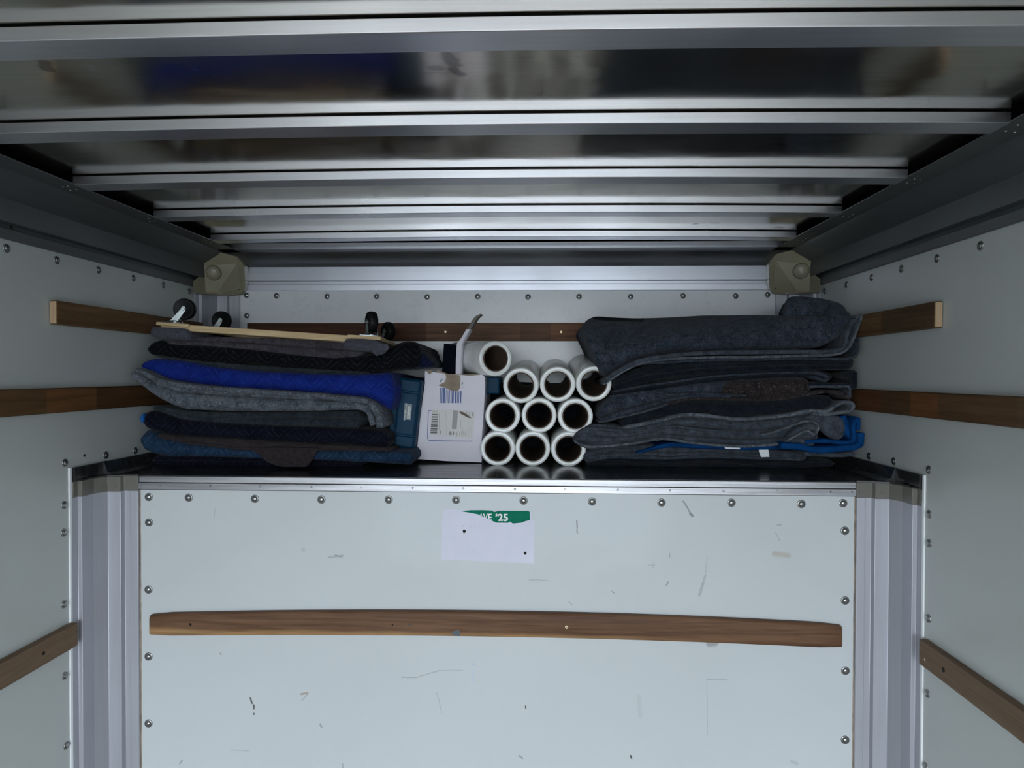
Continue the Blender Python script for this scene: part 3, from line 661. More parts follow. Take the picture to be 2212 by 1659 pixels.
# ---- left stack, from the deck upwards
blanket('moving_blanket', pad_mesh(2.27, .40, LZ([(150,1150),(300,1158),(600,1160),(900,1165),(1330,1180),(1660,1188)]), LZ([(150,1216),(400,1222),(1000,1226),(1660,1224)]), (1,1), seed=1),
        Q_navy, 'navy black blanket lying flat on the deck, lowest of the left stack', GL)
blanket('moving_blanket', pad_mesh(2.205, .42, LZ([(98,985),(150,968),(260,1022),(450,1072),(600,1088),(800,1113),(1340,1118),(1660,1118),(1992,1130)]), LZ([(98,1060),(150,1130),(300,1162),(600,1162),(900,1167),(1330,1182),(1660,1200),(1992,1222)]), (1,), seed=2, wob=.006),
        Q_steel, 'steel blue quilted blanket with rounded left fold, second lowest of the left stack', GL)
rag = blanket('moving_blanket', pad_mesh(2.20, .34, LZ([(258,1008),(400,1022),(530,1030),(800,1042),(1100,1062),(1500,1082),(1842,1108)]), LZ([(258,1024),(450,1070),(600,1086),(800,1110),(1000,1116),(1340,1116),(1500,1112),(1842,1122)]), (2,1), seed=3, wob=.007),
        F_rag, 'maroon brown blanket with a corner hanging down in the left stack', GL)
make('hanging_corner', pad_mesh(2.185, .018, LZ([(880,1098),(1100,1096),(1352,1100)]), LZ([(880,1108),(930,1135),(1000,1196),(1060,1222),(1120,1231),(1270,1231),(1300,1190),(1340,1125),(1352,1108)]), (1,), rmax=.005, seed=4, wob=.003, step=.004, edge=.006), F_rag, rag, smooth=True)
blanket('moving_blanket', pad_mesh(2.215, .42, LZ([(140,880),(180,832),(240,850),(400,908),(800,938),(1200,953),(1650,968),(1830,990)]), LZ([(140,945),(200,985),(260,1008),(500,1032),(800,1044),(1100,1062),(1500,1080),(1830,1112)]), (1,), seed=5, wob=.006),
        Q_navy, 'thick blue black quilted blanket in the left stack, just above the maroon one', GL)
blanket('moving_blanket', pad_mesh(2.20, .10, LZ([(82,880),(110,858),(150,862)]), LZ([(82,920),(110,942),(150,935)]), (1,), seed=6, step=.004),
        Q_vivid, 'bright blue rolled end poking out at the left of the left stack', GL)
blanket('moving_blanket', pad_mesh(2.235, .40, LZ([(215,800),(400,842),(600,856),(1000,856),(1640,846)]), LZ([(215,845),(400,905),(600,924),(800,938),(1200,953),(1640,968)]), (5,6), seed=7, wob=.005),
        F_teal, 'dark slate felt blanket folded in two layers under the light grey one', GL)
gb = blanket('moving_blanket', pad_mesh(2.155, .48, LZ([(55,580),(90,548),(140,550),(200,620),(380,672),(600,690),(900,712),(1200,732),(1450,752),(1650,772),(1700,800)]), LZ([(55,606),(120,660),(250,765),(400,832),(600,846),(900,851),(1200,849),(1500,841),(1650,838),(1700,838)]), (1,2.4), seed=8, wob=.008, rmax=.03),
        F_grey, 'light grey felt blanket with curled left end beneath the royal blue quilt', GL)
make('hanging_end', sheet_mesh(2.165, .30, LZ([(1560,775),(1660,785),(1720,815),(1755,870),(1768,930),(1770,962)]), 16, seed=9), F_grey, gb, smooth=True)
make('inner_layer', sheet_mesh(2.175, .30, LZ([(1560,815),(1640,822),(1690,850),(1710,900),(1722,945)]), 13, seed=10), F_grey, gb, smooth=True)
blanket('moving_blanket', pad_mesh(2.195, .46, LZ([(133,520),(200,484),(400,500),(600,543),(900,572),(1300,590),(1600,596),(1862,578)]), LZ([(133,548),(160,582),(300,640),(600,680),(900,705),(1200,726),(1450,746),(1650,768),(1750,805),(1862,872)]), (1,), seed=11, wob=.005, rmax=.05),
        Q_royal, 'royal blue quilted blanket bulging in the middle of the left stack', GL)
blanket('moving_blanket', pad_mesh(2.225, .40, LZ([(240,462),(500,502),(800,528),(1100,548),(1500,571),(1695,578)]), LZ([(240,478),(420,516),(700,556),(1000,580),(1300,592),(1695,597)]), (1,1), seed=12),
        F_teal, 'thin charcoal blanket pressed between black quilt and royal blue quilt', GL)
bq = blanket('moving_blanket', pad_mesh(2.235, .42, LZ([(178,400),(215,365),(255,348),(320,388),(600,400),(900,424),(1200,462),(1450,482),(1650,462),(1750,440),(1850,398),(1930,364),(2000,366),(2050,400)]), LZ([(178,455),(250,472),(500,504),(800,530),(1100,550),(1500,573),(1700,580),(1850,572),(1950,566),(2050,556)]), (1,), seed=13, wob=.006),
        Q_black, 'black quilted blanket bunched at its right end, under the plum one', GL)
make('bunched_corner', pad_mesh(2.25, .30, LZ([(1980,380),(2030,405),(2080,470),(2135,520)]), LZ([(1980,555),(2060,560),(2135,545)]), (1,), seed=14, wob=.01), quilt('navy_lining', (0.002,0.004,0.016), (0.005,0.010,0.036), (0.02,0.03,0.06)), bq, smooth=True)
blanket('moving_blanket', pad_mesh(2.245, .42, LZ([(315,350),(420,344),(700,340),(1000,346),(1400,366),(1600,392),(1662,430)]), LZ([(315,390),(600,402),(900,428),(1200,466),(1450,488),(1600,480),(1662,455)]), (1,1), seed=15, wob=.005),
        F_plum, 'plum grey felt blanket folded under the upturned dolly', GL)

make('upper_layer', sheet_mesh(2.148, .40, LZ([(95,566),(160,590),(300,652),(600,692),(900,714),(1300,740),(1600,768),(1690,786)]), 11, seed=51), F_grey, gb, smooth=True)
make('hem_edge', sheet_mesh(2.19, .30, LZ([(262,1012),(330,1028),(450,1042),(530,1040),(640,1052),(760,1062),(835,1058),(880,1075)]), 7, seed=52, wob=.008), F_rag, rag, smooth=True)
make('hem_edge', sheet_mesh(2.19, .30, LZ([(860,1070),(960,1078),(1100,1072),(1250,1082),(1400,1094),(1560,1098),(1700,1108),(1845,1114)]), 7, seed=53, wob=.008), F_rag, rag, smooth=True)
# ---- right stack, from the deck upwards
blanket('moving_blanket', pad_mesh(2.335, .36, RZ([(150,1180),(300,1160),(700,1178),(1000,1166),(1400,1180),(1840,1180)]), RZ([(150,1226),(600,1240),(1200,1245),(1840,1226)]), (2,1,2), seed=21, wob=.007),
        F_dark, 'charcoal blanket with frilly edges lying on the deck, lowest of the right stack', GR)
lb = blanket('moving_blanket', pad_mesh(2.31, .38, RZ([(128,1125),(300,1090),(640,1078),(900,1090),(1100,1100),(1400,1112),(1650,1134)]), RZ([(128,1205),(300,1172),(700,1182),(1000,1166),(1400,1182),(1650,1192)]), (2,1,1), seed=22, wob=.006),
        F_slate, 'slate grey blanket with white care tag, second lowest of the right stack', GR)
bb = blanket('moving_blanket', pad_mesh(2.29, .40, RZ([(490,1128),(640,1078),(720,1058),(900,1072),(1200,1090),(1500,1060),(1700,1052)]), RZ([(490,1142),(700,1096),(1100,1112),(1400,1112),(1550,1112),(1700,1136)]), (1,), seed=23),
        Q_bright, 'bright blue fleece blanket with looping right edge, low in the right stack', GR)
make('lower_loop', sheet_mesh(2.215, .40, RZ([(1480,1085),(1600,1090),(1700,1112),(1800,1112),(1900,1105),(1980,1095),(2030,1070),(2062,1030),(2072,1000),(2040,1000)]), 14, seed=24), Q_bright, bb, smooth=True)
make('upper_loop', sheet_mesh(2.235, .38, RZ([(1640,1062),(1760,1052),(1880,1062),(1960,1062),(1982,1030),(1975,960),(1985,915),(2020,895),(2045,920),(2046,980)]), 9, seed=25), Q_bright, bb, smooth=True)
make('inner_fold', sheet_mesh(2.26, .36, RZ([(1900,880),(1915,930),(1930,985),(1960,1020)]), 16, seed=26), Q_bright, bb, smooth=True)
make('grey_hem', sheet_mesh(2.23, .36, RZ([(1640,1140),(1760,1146),(1880,1150),(1990,1138)]), 9, seed=27), F_slate, lb, smooth=True)
yt = 2.300
make('care_tag', flat(RZ([(1322,1100),(1352,1094),(1388,1097),(1398,1160),(1340,1162),(1328,1130)]), yt, .0012), M_white, lb)
make('paper_slip', flat(RZ([(1088,1088),(1195,1096),(1198,1108),(1095,1104)]), 2.285, .0012), M_white, lb)
gl = blanket('moving_blanket', pad_mesh(2.27, .42, RZ([(125,950),(250,935),(400,955),(640,898),(800,868),(950,868),(1200,893),(1500,863),(1660,850),(1735,880)]), RZ([(60,1042),(150,1092),(400,1070),(600,1042),(700,1036),(900,1066),(1200,1084),(1400,1080),(1560,1060),(1735,1000)]), (1,2,2.2,1.4), seed=28, wob=.008, rmax=.02),
        F_slate, 'slate grey felt blanket sagging over the bright blue one', GR)
make('left_edge', pad_mesh(2.262, .30, RZ([(62,1025),(130,955),(260,980),(420,1000),(640,960)]), RZ([(62,1055),(160,1120),(300,1100),(500,1065),(640,1040)]), (1,1,1), seed=29, wob=.006), F_slate, gl, smooth=True)
make('hem_edge', sheet_mesh(2.252, .36, RZ([(400,962),(640,915),(800,876),(950,876),(1200,904),(1500,880),(1680,845),(1790,850),(1850,815),(1900,790),(1955,790),(1975,815),(1950,845),(1880,858),(1780,872),(1690,862)]), 7.5, seed=30), F_grey, gl, smooth=True)
make('rolled_corner', pad_mesh(2.245, .26, RZ([(1520,1010),(1600,950),(1660,925),(1700,930),(1738,950)]), RZ([(1520,1060),(1600,1070),(1660,1092),(1700,1092),(1738,1030)]), (1,1,1), seed=31, wob=.005, step=.006), F_slate, gl, smooth=True)
make('hanging_corner', pad_mesh(2.25, .05, RZ([(1640,880),(1750,870),(1850,872),(1925,880)]), RZ([(1640,905),(1720,930),(1780,1010),(1850,1052),(1900,1056),(1940,1030)]), (1,), rmax=.02, seed=32, wob=.004, step=.008), F_slate, gl, smooth=True)
blanket('moving_blanket', pad_mesh(2.275, .42, RZ([(395,905),(550,850),(700,800),(900,770),(1300,775),(1500,768),(1700,735),(1835,742)]), RZ([(395,962),(640,906),(800,878),(1000,880),(1200,902),(1500,872),(1700,850),(1835,820)]), (1,), seed=33, wob=.004),
        F_dark, 'plain dark slate blanket under the brown flecked one in the right stack', GR)
bf = blanket('moving_blanket', pad_mesh(2.265, .42, RZ([(230,850),(310,742),(700,690),(900,660),(1100,640),(1150,636)]), RZ([(230,925),(300,925),(450,868),(700,790),(900,762),(1150,768)]), (3,1.2), seed=34, wob=.005),
        F_slate2, 'slate blanket with brown flecked right half, in the middle of the right stack', GR)
make('brown_half', pad_mesh(2.258, .42, RZ([(1080,648),(1150,634),(1250,628),(1400,620),(1650,612),(1690,640)]), RZ([(1080,766),(1200,772),(1450,764),(1600,744),(1690,720)]), (1,), seed=35, wob=.007), F_brown, bf, smooth=True)
make('brown_hem', sheet_mesh(2.255, .40, RZ([(600,830),(750,785),(900,762),(1200,768),(1450,765),(1650,735),(1800,712),(1900,728),(1945,765)]), 6, seed=36), F_brown, bf, smooth=True)
make('top_hem', sheet_mesh(2.26, .40, RZ([(1560,700),(1700,680),(1850,680),(1930,678),(1948,695),(1950,760)]), 6, seed=37), F_slate, bf, smooth=True)
dk = blanket('moving_blanket', pad_mesh(2.28, .42, RZ([(315,705),(500,670),(700,635),(900,604),(1250,578),(1550,566),(1780,572),(1830,600)]), RZ([(315,740),(700,700),(900,668),(1150,642),(1400,624),(1650,616),(1830,640)]), (1,1), seed=38, wob=.005),
        F_dark, 'thin charcoal blanket with a rolled right end above the brown flecked one', GR)
make('rolled_end', sheet_mesh(2.262, .36, RZ([(1640,672),(1760,668),(1880,676),(1980,682),(2012,660),(2015,610),(2000,588),(1960,592),(1915,612)]), 12, seed=39), F_dark, dk, smooth=True)
make('folded_corner', sheet_mesh(2.262, .30, RZ([(1560,585),(1680,585),(1770,598),(1805,622),(1780,640),(1730,620),(1680,612)]), 6, seed=40), F_slate2, dk, smooth=True)
blanket('moving_blanket', pad_mesh(2.275, .42, RZ([(325,625),(450,575),(560,535),(900,500),(1300,492),(1850,482),(2000,470)]), RZ([(325,708),(600,645),(900,604),(1300,575),(1700,566),(2000,570)]), (1.2,1,1.6), seed=41, wob=.005),
        F_dark, 'dark slate blanket layers directly under the topmost right blanket', GR)
tb = blanket('moving_blanket', pad_mesh(2.235, .44, RZ([(124,240),(200,190),(330,198),(500,206),(700,200),(950,186),(1300,180),(1500,186),(1700,186),(1880,186)]), RZ([(124,300),(180,420),(215,540),(265,640),(330,585),(420,535),(530,492),(700,458),(1000,434),(1300,428),(1600,424),(1780,410),(1880,352)]), (1,), seed=42, wob=.008, rmax=.05, lean=.26, lean_x=(.55, 1.0), edge=.02),
        F_slate2, 'large slate blue felt blanket draped on top of the right stack', GR)
make('folded_back_end', pad_mesh(2.30, .06, RZ([(1508,130),(1525,72),(1600,48),(1750,58),(1880,86),(1960,130)]), RZ([(1508,260),(1600,300),(1750,330),(1880,330),(1960,270)]), (1,), seed=43, wob=.006, rmax=.06, edge=.018), F_slate2, tb, smooth=True)
make('corner_fold', pad_mesh(2.225, .24, RZ([(1800,215),(1830,140),(1880,110),(1930,130),(1962,165)]), RZ([(1800,330),(1850,372),(1900,340),(1940,270),(1962,220)]), (1,), seed=44, wob=.006, rmax=.05, step=.006), F_slate2, tb, smooth=True)
make('upper_hem', sheet_mesh(2.212, .38, RZ([(262,650),(330,600),(420,545),(530,500),(700,470),(1000,448),(1300,444),(1600,442),(1780,442),(1870,432),(1915,395),(1930,330),(1950,270),(1990,222)]), 9, seed=45), F_slate, tb, smooth=True)
make('lower_hem', sheet_mesh(2.222, .38, RZ([(265,665),(340,612),(430,560),(540,515),(720,492),(1000,480),(1300,478),(1600,470),(1800,464),(1890,450),(1945,410),(1975,350),(1995,300),(2020,235),(2032,205),(2015,196),(1990,215)]), 6, seed=46), F_grey, tb, smooth=True)
make('under_hem', sheet_mesh(2.235, .36, RZ([(520,525),(760,510),(1000,498),(1300,496),(1600,488),(1820,490),(1920,492),(1985,470),(2010,420),(2005,340)]), 5, seed=47), F_slate2, tb, smooth=True)

for nm_, par_, mt_, y_, th_, pts_ in [
    ('hem_edge', gl, F_grey, 2.25, 6, [(62,1050),(170,1092),(420,1074),(600,1046),(700,1040),(900,1068),(1200,1088),(1450,1072),(1560,1042)]),
    ('hem_edge', gl, F_slate, 2.255, 5, [(90,1012),(300,1002),(480,986),(650,962),(760,952),(900,972),(1050,985)]),
    ('hem_edge', gl, F_slate, 2.255, 5, [(150,965),(300,975),(430,985),(560,960)]),
    ('rolled_hem', gl, F_grey, 2.238, 5, [(1350,1012),(1450,985),(1540,950),(1630,922),(1695,918),(1732,945),(1728,985),(1705,1010)]),
    ('rolled_hem', gl, F_grey, 2.236, 5, [(1500,1062),(1570,1022),(1640,985),(1685,995),(1700,1018)]),
    ('layer_edge', dk, F_slate2, 2.262, 4, [(330,715),(500,682),(760,645),(1000,612),(1300,592),(1560,582)]),
    ('layer_edge', bf, F_slate2, 2.252, 5, [(315,750),(420,735),(600,715),(700,735),(900,728),(1100,735),(1240,742)]),
    ('layer_edge', bf, F_slate, 2.250, 5, [(230,925),(400,885),(560,845),(700,800)]),
    ('layer_edge', lb, F_slate, 2.30, 4, [(180,1178),(380,1150),(560,1158),(720,1170),(900,1150),(1100,1152),(1300,1166),(1640,1178)]),
    ('layer_edge', lb, F_slate, 2.302, 4, [(150,1135),(300,1112),(520,1108),(700,1118),(900,1110),(1080,1120)])]:
    make(nm_, sheet_mesh(y_, .30, RZ(pts_), th_, seed=60+len(pts_)+th_, wob=.006), mt_, par_, smooth=True)
# ------------------------------------------------------------------ furniture dolly, upside down on the left stack
YD = 2.20
def dpt(u, v, dy=0.0):
    p = at(u, v, YD); return Vector((p.x, YD+dy, p.z))
base = dpt(580, 745, .18)
dolly = empty('furniture_dolly', base, 'upturned wooden furniture dolly with carpeted ends on top of left blankets', 'dolly')
A, B = dpt(336, 697), dpt(822, 729)
ax = (B-A).normalized(); up = Vector((-ax.z, 0, ax.x)); bk = Vector((0, 1, -.045)); LEN = (B-A).length; DEP = .40
def obox(o, l, d, h):   # oriented block, o = front upper left corner
    p = [o-up*h, o-up*h+ax*l, o-up*h+ax*l+bk*d, o-up*h+bk*d, o, o+ax*l, o+ax*l+bk*d, o+bk*d]
    m = M(); m.hexa(p); return m
for dy in (0.012, DEP-.05):
    make('rail', obox(A+ax*.01+bk*dy+up*.001, LEN-.03, .045, .020), M_pine, dolly, bevel=0.002)
for k, s0 in enumerate((0.0, LEN-.105)):
    make('cross_board', obox(A+ax*s0+up*.003+bk*.002, .105, DEP, .012 if k else .010), M_pine, dolly, bevel=0.002)
    m = M(); ring = []
    # carpet wrapped round the end board: sagging lower lip
    for j in range(13):
        t = j/12; d = -.012+t*(DEP+.02)
        rr = []
        for q in range(12):
            an = 2*math.pi*q/12; cx_ = .0525+(.060+.010*noise.noise(Vector((q*1.3, j*.7, k))))*math.copysign(abs(math.cos(an))**.35, math.cos(an)); cz = -.0275+.0175*math.copysign(abs(math.sin(an))**.45, math.sin(an))+.003*noise.noise(Vector((q*.9, j*.8, k+5)))
            if k == 0: cz += -.003
            rr.append(A+ax*(s0+cx_)+bk*d+up*cz)
        ring.append(rr)
    m.rings(ring); make('carpet_pad', m, M_carpet, dolly, smooth=True)
make('carpet_flap', flat([(800,744),(836,742),(841,752),(829,764),(813,769),(805,762)], YD-.014, .006), M_carpet, dolly)
def caster(pos, yaw, lean, r, label=None):
    """pos: centre of the mounting plate on the board"""
    c = empty('caster', (0, 0, 0)); c.parent = dolly; c.location = pos-base; 
    if label: c['label'] = label
    U = up; F = Vector((math.cos(yaw), math.sin(yaw), 0)); Sd = Vector((-math.sin(yaw), math.cos(yaw), 0))
    hub = pos + U*(r+.014) + F*lean
    m = M(); pl_ = [pos+ax*sx*.030+bk*sy*.036 for sx, sy in ((-1,-1),(1,-1),(1,1),(-1,1))]; m.hexa(pl_+[q+U*.003 for q in pl_]); make('plate', m, M_zinc, c, bevel=0.0006)
    m = M(); m.lathe([(.021, .003), (.022, .006), (.019, .011), (.012, .012), (0, .012)], 18, pos, U); make('swivel', m, M_zinc, c, smooth=True)
    for sy in (-1, 1):
        m = M(); o_ = Sd*sy*.0145
        q = [pos+U*.010+F*(-.013)+o_, pos+U*.010+F*(.013)+o_, hub+F*.008-U*.006+o_, hub+F*.008+U*.004+o_, hub+F*.003+U*.009+o_, hub-F*.004+U*.008+o_, hub-F*.007+o_]
        m.poly(q, Sd*sy*.0022); make('fork', m, M_zinc, c, bevel=0.0006)
    m = M(); m.lathe([(.006, -.0105), (r*.62, -.0105), (r*.72, -.0125), (r*.9, -.0125), (r*.98, -.009), (r, -.003), (r, .003), (r*.98, .009), (r*.9, .0125), (r*.72, .0125), (r*.62, .0105), (.006, .0105)], 28, hub, Sd); make('wheel', m, M_black, c, auto=35)
    m = M(); m.lathe([(.0055, -.0195), (.0062, -.0185), (.0062, .0185), (.0055, .0195), (0, .0195)], 8, hub, Sd); make('axle', m, M_zinc, c)
    return c
RW = .0345
caster(A+ax*.036+bk*.055+up*.004, 0.12, .026, RW)
caster(A+ax*(LEN-.042)+bk*.055+up*.004, -1.02, -.010, RW)
caster(A+ax*.034+bk*(DEP-.06)+up*.001, 0.05, .020, RW)
caster(A+ax*(LEN-.064)+bk*(DEP-.055)+up*.001, -0.85, .020, RW)

# ------------------------------------------------------------------ teal tool case standing on end
YC = 2.32
def cpt(u, v, dy=0.0):
    p = at(u, v, YC); return Vector((p.x, YC+dy, p.z))
tl, tr, br_, bl = cpt(851,812), cpt(911,821), cpt(893,974), cpt(834,966)
case = empty('tool_case', (bl+br_)/2+Vector((0, .15, 0)), 'dark teal plastic tool case standing on end beside the white box', 'case')
def rel(a, b, dy=0.0):      # a across, b down the case's front
    top_ = tl.lerp(tr, a); bot_ = bl.lerp(br_, a); p = top_.lerp(bot_, b); return Vector((p.x, YC+dy, p.z))
def cblock(a0, a1, b0, b1, y0, y1):
    m = M(); m.hexa([rel(a0,b1,y0), rel(a1,b1,y0), rel(a1,b1,y1), rel(a0,b1,y1), rel(a0,b0,y0), rel(a1,b0,y0), rel(a1,b0,y1), rel(a0,b0,y1)]); return m
make('shell', cblock(0, 1, 0, 1, .010, .30), M_case, case, bevel=0.012, seg=4)
for a0, a1, b0, b1, nm in [(.03,.23,.025,.185,'ridge'),(.26,.93,.025,.185,'ridge'),(.03,.23,.205,.795,'lid_panel'),(.26,.93,.205,.795,'body_panel'),(.05,.25,.815,.95,'ridge'),(.28,.95,.815,.965,'ridge')]:
    make(nm, cblock(a0, a1, b0, b1, .002, .016), M_case, case, bevel=0.004, seg=3)
lp = empty('rating_label', rel(.55, .5, .001)); lp.parent = case; lp.location = rel(.55, .5, .001)-case.location
C7 = lambda pts: [(820+a/8.29, 790+b/8.29) for a, b in pts]
m = flat(C7([(448,665),(582,690),(560,975),(425,960)]), YC+.0012, .001); o = make('label_film', m, plain('label_grey', (.085,.115,.14), .35), case)
m = M()
for pts in ([(468,678),(490,680),(482,770),(462,775)], [(452,790),(480,788),(470,870),(445,865)], [(438,880),(462,885),(455,980),(430,975)], [(505,715),(558,722),(545,955),(485,945)]):
    m.poly([at(u, v, YC+.0008) for u, v in C7(pts)], (0, .0003, 0))
make('label_print', m, plain('silver_print', (.42,.46,.44), .4, 0, .4, 150), o)
bpy.data.objects.remove(lp)

# ------------------------------------------------------------------ white cardboard box
YX = 2.375
X1 = lambda pts: [(890+a/7.212, 780+b/7.212) for a, b in pts]
bx = empty('cardboard_box', at(970, 1000, YX)+Vector((0, .15, 0)), 'worn white cardboard box with barcode and shipping label beside the teal case', 'box')
front = X1([(65,1525),(95,1200),(125,900),(165,600),(200,350),(202,158),(300,168),(450,185),(560,205),(760,215),(900,228),(1050,215),(1080,205),(1130,240),(1135,470),(1110,900),(1085,1250),(1083,1580),(560,1560)])
m = M(); m.poly([at(u, v, YX) for u, v in front], (0, .004, 0)); make('front_panel', m, M_card, bx)
f0 = [at(u, v, YX+.004) for u, v in X1([(65,1525),(1083,1580),(1135,260),(202,180)])]
m = M(); b_ = [Vector((p.x, YX+.30, p.z)) for p in f0]
m.add(f0+b_, [(0,3,7,4),(1,5,6,2),(0,4,5,1),(4,7,6,5)]); make('body', m, M_card, bx)
tp = [f0[3]+Vector((0,0,-.012)), f0[2]+Vector((0,0,-.012)), b_[2]+Vector((0,0,-.012)), b_[3]+Vector((0,0,-.012))]
m = M(); m.poly(tp, (0, 0, .003)); make('top_panel', m, M_kraft, bx)
make('torn_patch', flat(X1([(520,195),(560,205),(660,212),(752,222),(755,330),(748,430),(700,470),(640,466),(570,448),(520,415),(470,402),(412,382),(440,362),(505,330),(525,290),(530,245)]), YX-.0006, .0008), M_kraft, bx)
make('torn_patch', flat(X1([(195,140),(300,140),(310,180),(275,205),(245,190),(235,165)]), YX-.0006, .0008), M_kraft, bx)
make('peeled_corner', flat(X1([(490,195),(535,255),(420,360),(405,350),(430,300)]), YX-.0035, .001), M_card, bx)
make('torn_rim', flat(X1([(380,135),(460,160),(560,200),(800,208),(1080,200),(1085,222),(900,236),(760,240),(560,222),(400,176)]), YX+.0045, .002), M_kraft, bx)
m = M(); xx = 435; rnd = random.Random(3)
while xx < 765:
    wv = rnd.choice([8, 12, 22, 30]); e = min(xx+wv, 768); t0 = 415 if xx < 545 else (455 if xx < 640 else 470)
    m.poly([at(u, v, YX-.0003) for u, v in X1([(xx+4,t0),(e+4,t0),(e-3,655),(xx-3,655)])], (0, .0003, 0)); xx = e+rnd.choice([7, 9, 14])
make('barcode', m, M_ink, bx)
lbl = make('shipping_label', flat(X1([(310,745),(980,775),(945,1210),(285,1150)]), YX-.0006, .0006), M_label, bx)
m = M(); path = [(1224/1.0,0)]; P_ = [(300,768),(265,770),(254,790),(246,1000),(242,1190),(248,1222),(270,1236),(600,1244),(925,1248),(932,1232)]
for (a, b), (c, d) in zip(P_, P_[1:]):
    L = math.hypot(c-a, d-b); nx, ny = -(d-b)/L*5, (c-a)/L*5
    m.poly([at(u, v, YX-.0004) for u, v in X1([(a-nx,b-ny),(c-nx,d-ny),(c+nx,d+ny),(a+nx,b+ny)])], (0, .0003, 0))
make('print_border', m, M_ink, bx)
m = M(); yy = 770
while yy < 1118:
    hh = rnd.choice([5, 9, 16, 24]); x0_ = 318-(yy-770)*.10
    m.poly([at(u, v, YX-.0009) for u, v in X1([(x0_,yy),(410-(yy-770)*.06,yy+3),(410-(yy-770)*.06,yy+hh),(x0_,yy+hh-3)])], (0, .0002, 0)); yy += hh+rnd.choice([5, 8, 12])
make('barcode', m, M_inkg, lbl)
m = M(); m.poly([at(u, v, YX-.0009) for u, v in X1([(640,765),(718,770),(695,1060),(620,1056)])], (0, .0002, 0)); make('grey_strip', m, M_inkl, lbl)
m = M()
for a, b, c, d in [(515,790,8,122),(420,815,6,260),(435,1085,18,50),(540,790,3,350),(870,1040,8,110),(770,1095,6,60),(800,1100,5,60),(830,1090,6,70),(760,920,5,120),(790,1040,4,90),(850,780,6,60),(890,790,6,70),(935,800,20,60),(905,1010,5,110),(930,1020,4,70),(740,1110,6,40),(695,1100,10,70)]:
    m.poly([at(u, v, YX-.0009) for u, v in X1([(a,b),(a+c,b),(a+c-4,b+d),(a-4,b+d)])], (0, .0002, 0))
make('small_print', m, M_inkl, lbl, kind='stuff')
make('torn_scrape', flat(X1([(735,780),(800,795),(860,830),(930,890),(880,885),(800,845),(745,815)]), YX-.0010, .0003), plain('scraped_card', (.17,.13,.11), .9), lbl)
m = M(); m.poly([at(u, v, YX-.0009) for u, v in X1([(585,1095),(600,1096),(598,1152),(583,1150)])], (0, .0002, 0)); make('print_bar', m, M_inkg, lbl)
q = X1([(606,1097),(655,1150)]); text_obj('13', q[0][0], q[0][1], q[1][0], q[1][1], YX-.0009, M_inkg, lbl, bold=.02)
text_obj('UPC', *X1([(430,262)])[0], *X1([(498,338)])[0], YX-.0040, M_inkl, bx, rot=1) if False else None
m = M()
for a, b, c, d in [(432,290,22,44),(452,272,20,40),(472,262,18,30),(768,330,34,36),(788,396,12,20)]:
    m.poly([at(u, v, YX-.0040 if a < 700 else YX-.0006) for u, v in X1([(a,b+d),(a+c*.5,b),(a+c,b+4),(a+c*.6,b+d)])], (0, .0002, 0))
make('small_print', m, plain('teal_ink', (.20,.27,.30), .7), bx, kind='stuff')
# upright flaps: one seen nearly edge-on, bent at the top, one dark board behind it
fe = [(424,1470),(470,790),(690,490),(735,485),(830,230),(975,165),(960,235),(850,375),(745,510),(590,850),(575,1470)]
F6 = lambda pts: [(940+a/9.761, 660+b/9.761) for a, b in pts]
m = M(); ring = []
for (a, b) in [(495,1475),(500,1150),(522,800),(600,680),(705,500)]:
    p = at(*F6([(a, b)])[0], YX+.012); wv = .0085 if b > 700 else .0062
    ring.append([Vector((p.x-wv*1.2, p.y, p.z)), Vector((p.x+wv*.75, p.y-.004, p.z)), Vector((p.x+wv*1.2, p.y+.002, p.z)), Vector((p.x+.009, p.y+.06, p.z+.002)), Vector((p.x-.002, p.y+.06, p.z+.002))])
m.rings(ring); make('upright_flap', m, M_card, bx)
m = M(); ring = []
for (a, b, wv) in [(715,492,.0055),(780,370,.0060),(840,270,.0055),(900,210,.0048),(972,172,.002)]:
    p = at(*F6([(a, b)])[0], YX+.022); ring.append([Vector((p.x-wv, p.y, p.z)), Vector((p.x+wv, p.y, p.z-.002)), Vector((p.x+wv+.001, p.y+.06, p.z)), Vector((p.x-wv+.001, p.y+.06, p.z))])
m.rings(ring); make('torn_flap_tip', m, plain('grey_brown_card', (.16,.145,.13), .85, 0, .2, 40), bx)
m = M(); m.poly([at(u, v, YX+.035) for u, v in F6([(185,800),(500,825),(480,1490),(140,1450)])], (0, .004, 0)); make('dark_flap', m, M_navyb, bx)

# things behind the box
m = M(); p0, p1 = at(1049, 814, 2.46), at(1079, 851, 2.46)
m.box(p0.x, p1.x, 2.46, 2.66, p1.z, p0.z); o = make('storage_case', m, M_case, None, bevel=0.005, seg=3); tag(o, 'small teal plastic case lying on the wrap rolls, mostly hidden behind the white box', 'case')

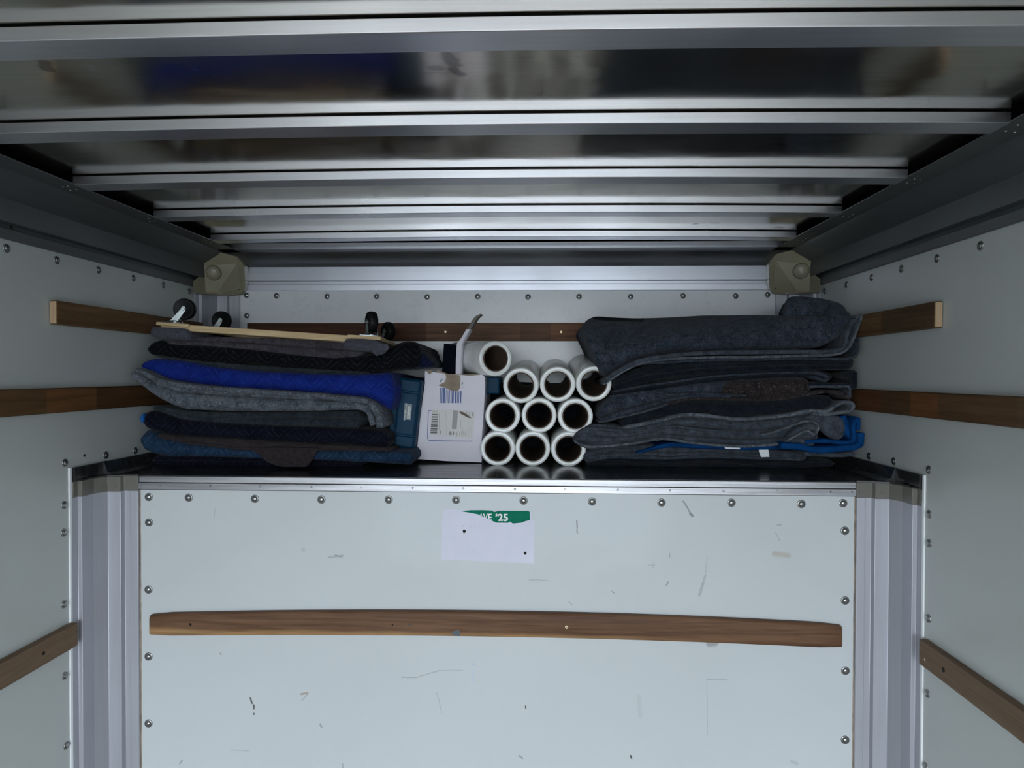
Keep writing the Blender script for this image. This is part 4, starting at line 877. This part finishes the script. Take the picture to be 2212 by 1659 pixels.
# ------------------------------------------------------------------ rolls of stretch wrap
def make_roll():
    t = empty('stretch_wrap_roll', (0, 0, 0), 'x', 'plastic wrap', 'rolls of stretch wrap')
    R1, R0, L = .0572, .0425, .395
    m = M(); m.lathe([(R0, .002), (R0+.002, 0), (R1-.0035, 0), (R1-.001, .0012), (R1, .004), (R1, L-.004), (R1-.001, L-.001), (R1-.004, L), (R0, L)], 40, (0,0,0), (0,1,0), closed=True); make('film', m, M_film, t, auto=50)
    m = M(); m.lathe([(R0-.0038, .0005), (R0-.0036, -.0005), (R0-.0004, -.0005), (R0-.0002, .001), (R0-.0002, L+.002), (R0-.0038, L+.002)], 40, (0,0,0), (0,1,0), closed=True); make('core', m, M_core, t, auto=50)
    return t
roll0 = make_roll()
RYF = 2.318
rolls = [((1074.8,969),0,0,0,'bottom row of the pyramid, stretch wrap roll beside the white box'),
    ((1150.7,969),0,0,0,'bottom row of the pyramid, stretch wrap roll in the middle'),
    ((1228,970),0,0,0,'bottom row of the pyramid, stretch wrap roll touching the blankets'),
    ((1085.5,898),.010,0,.004,'second row of the pyramid, stretch wrap roll nearest the white box'),
    ((1164.5,897.5),.012,.0,-.004,'second row of the pyramid, stretch wrap roll in the middle'),
    ((1243,899),.010,0,.0,'second row of the pyramid, stretch wrap roll partly behind the blankets'),
    ((1125,833),.085,-.03,-.035,'top row of the pyramid, stretch wrap roll nearest the white box'),
    ((1204.5,830.5),.085,.0,-.03,'top row of the pyramid, stretch wrap roll in the middle'),
    ((1283,829),.125,.03,-.03,'top row of the pyramid, stretch wrap roll overlapped by the top blanket'),
    ((1071,774.5),.03,.43,-.02,'single stretch wrap roll lying askew on the white box')]
for i, ((u, v), pit, yaw, dy, lab) in enumerate(rolls):
    if i == 0: t = roll0
    else:
        t = roll0.copy(); COL.objects.link(t)
        for ch in list(roll0.children):
            c = ch.copy(); COL.objects.link(c); c.parent = t
    p = at(u, v, RYF+dy); t.location = p; t.rotation_euler = (pit, 0, yaw); t['label'] = lab
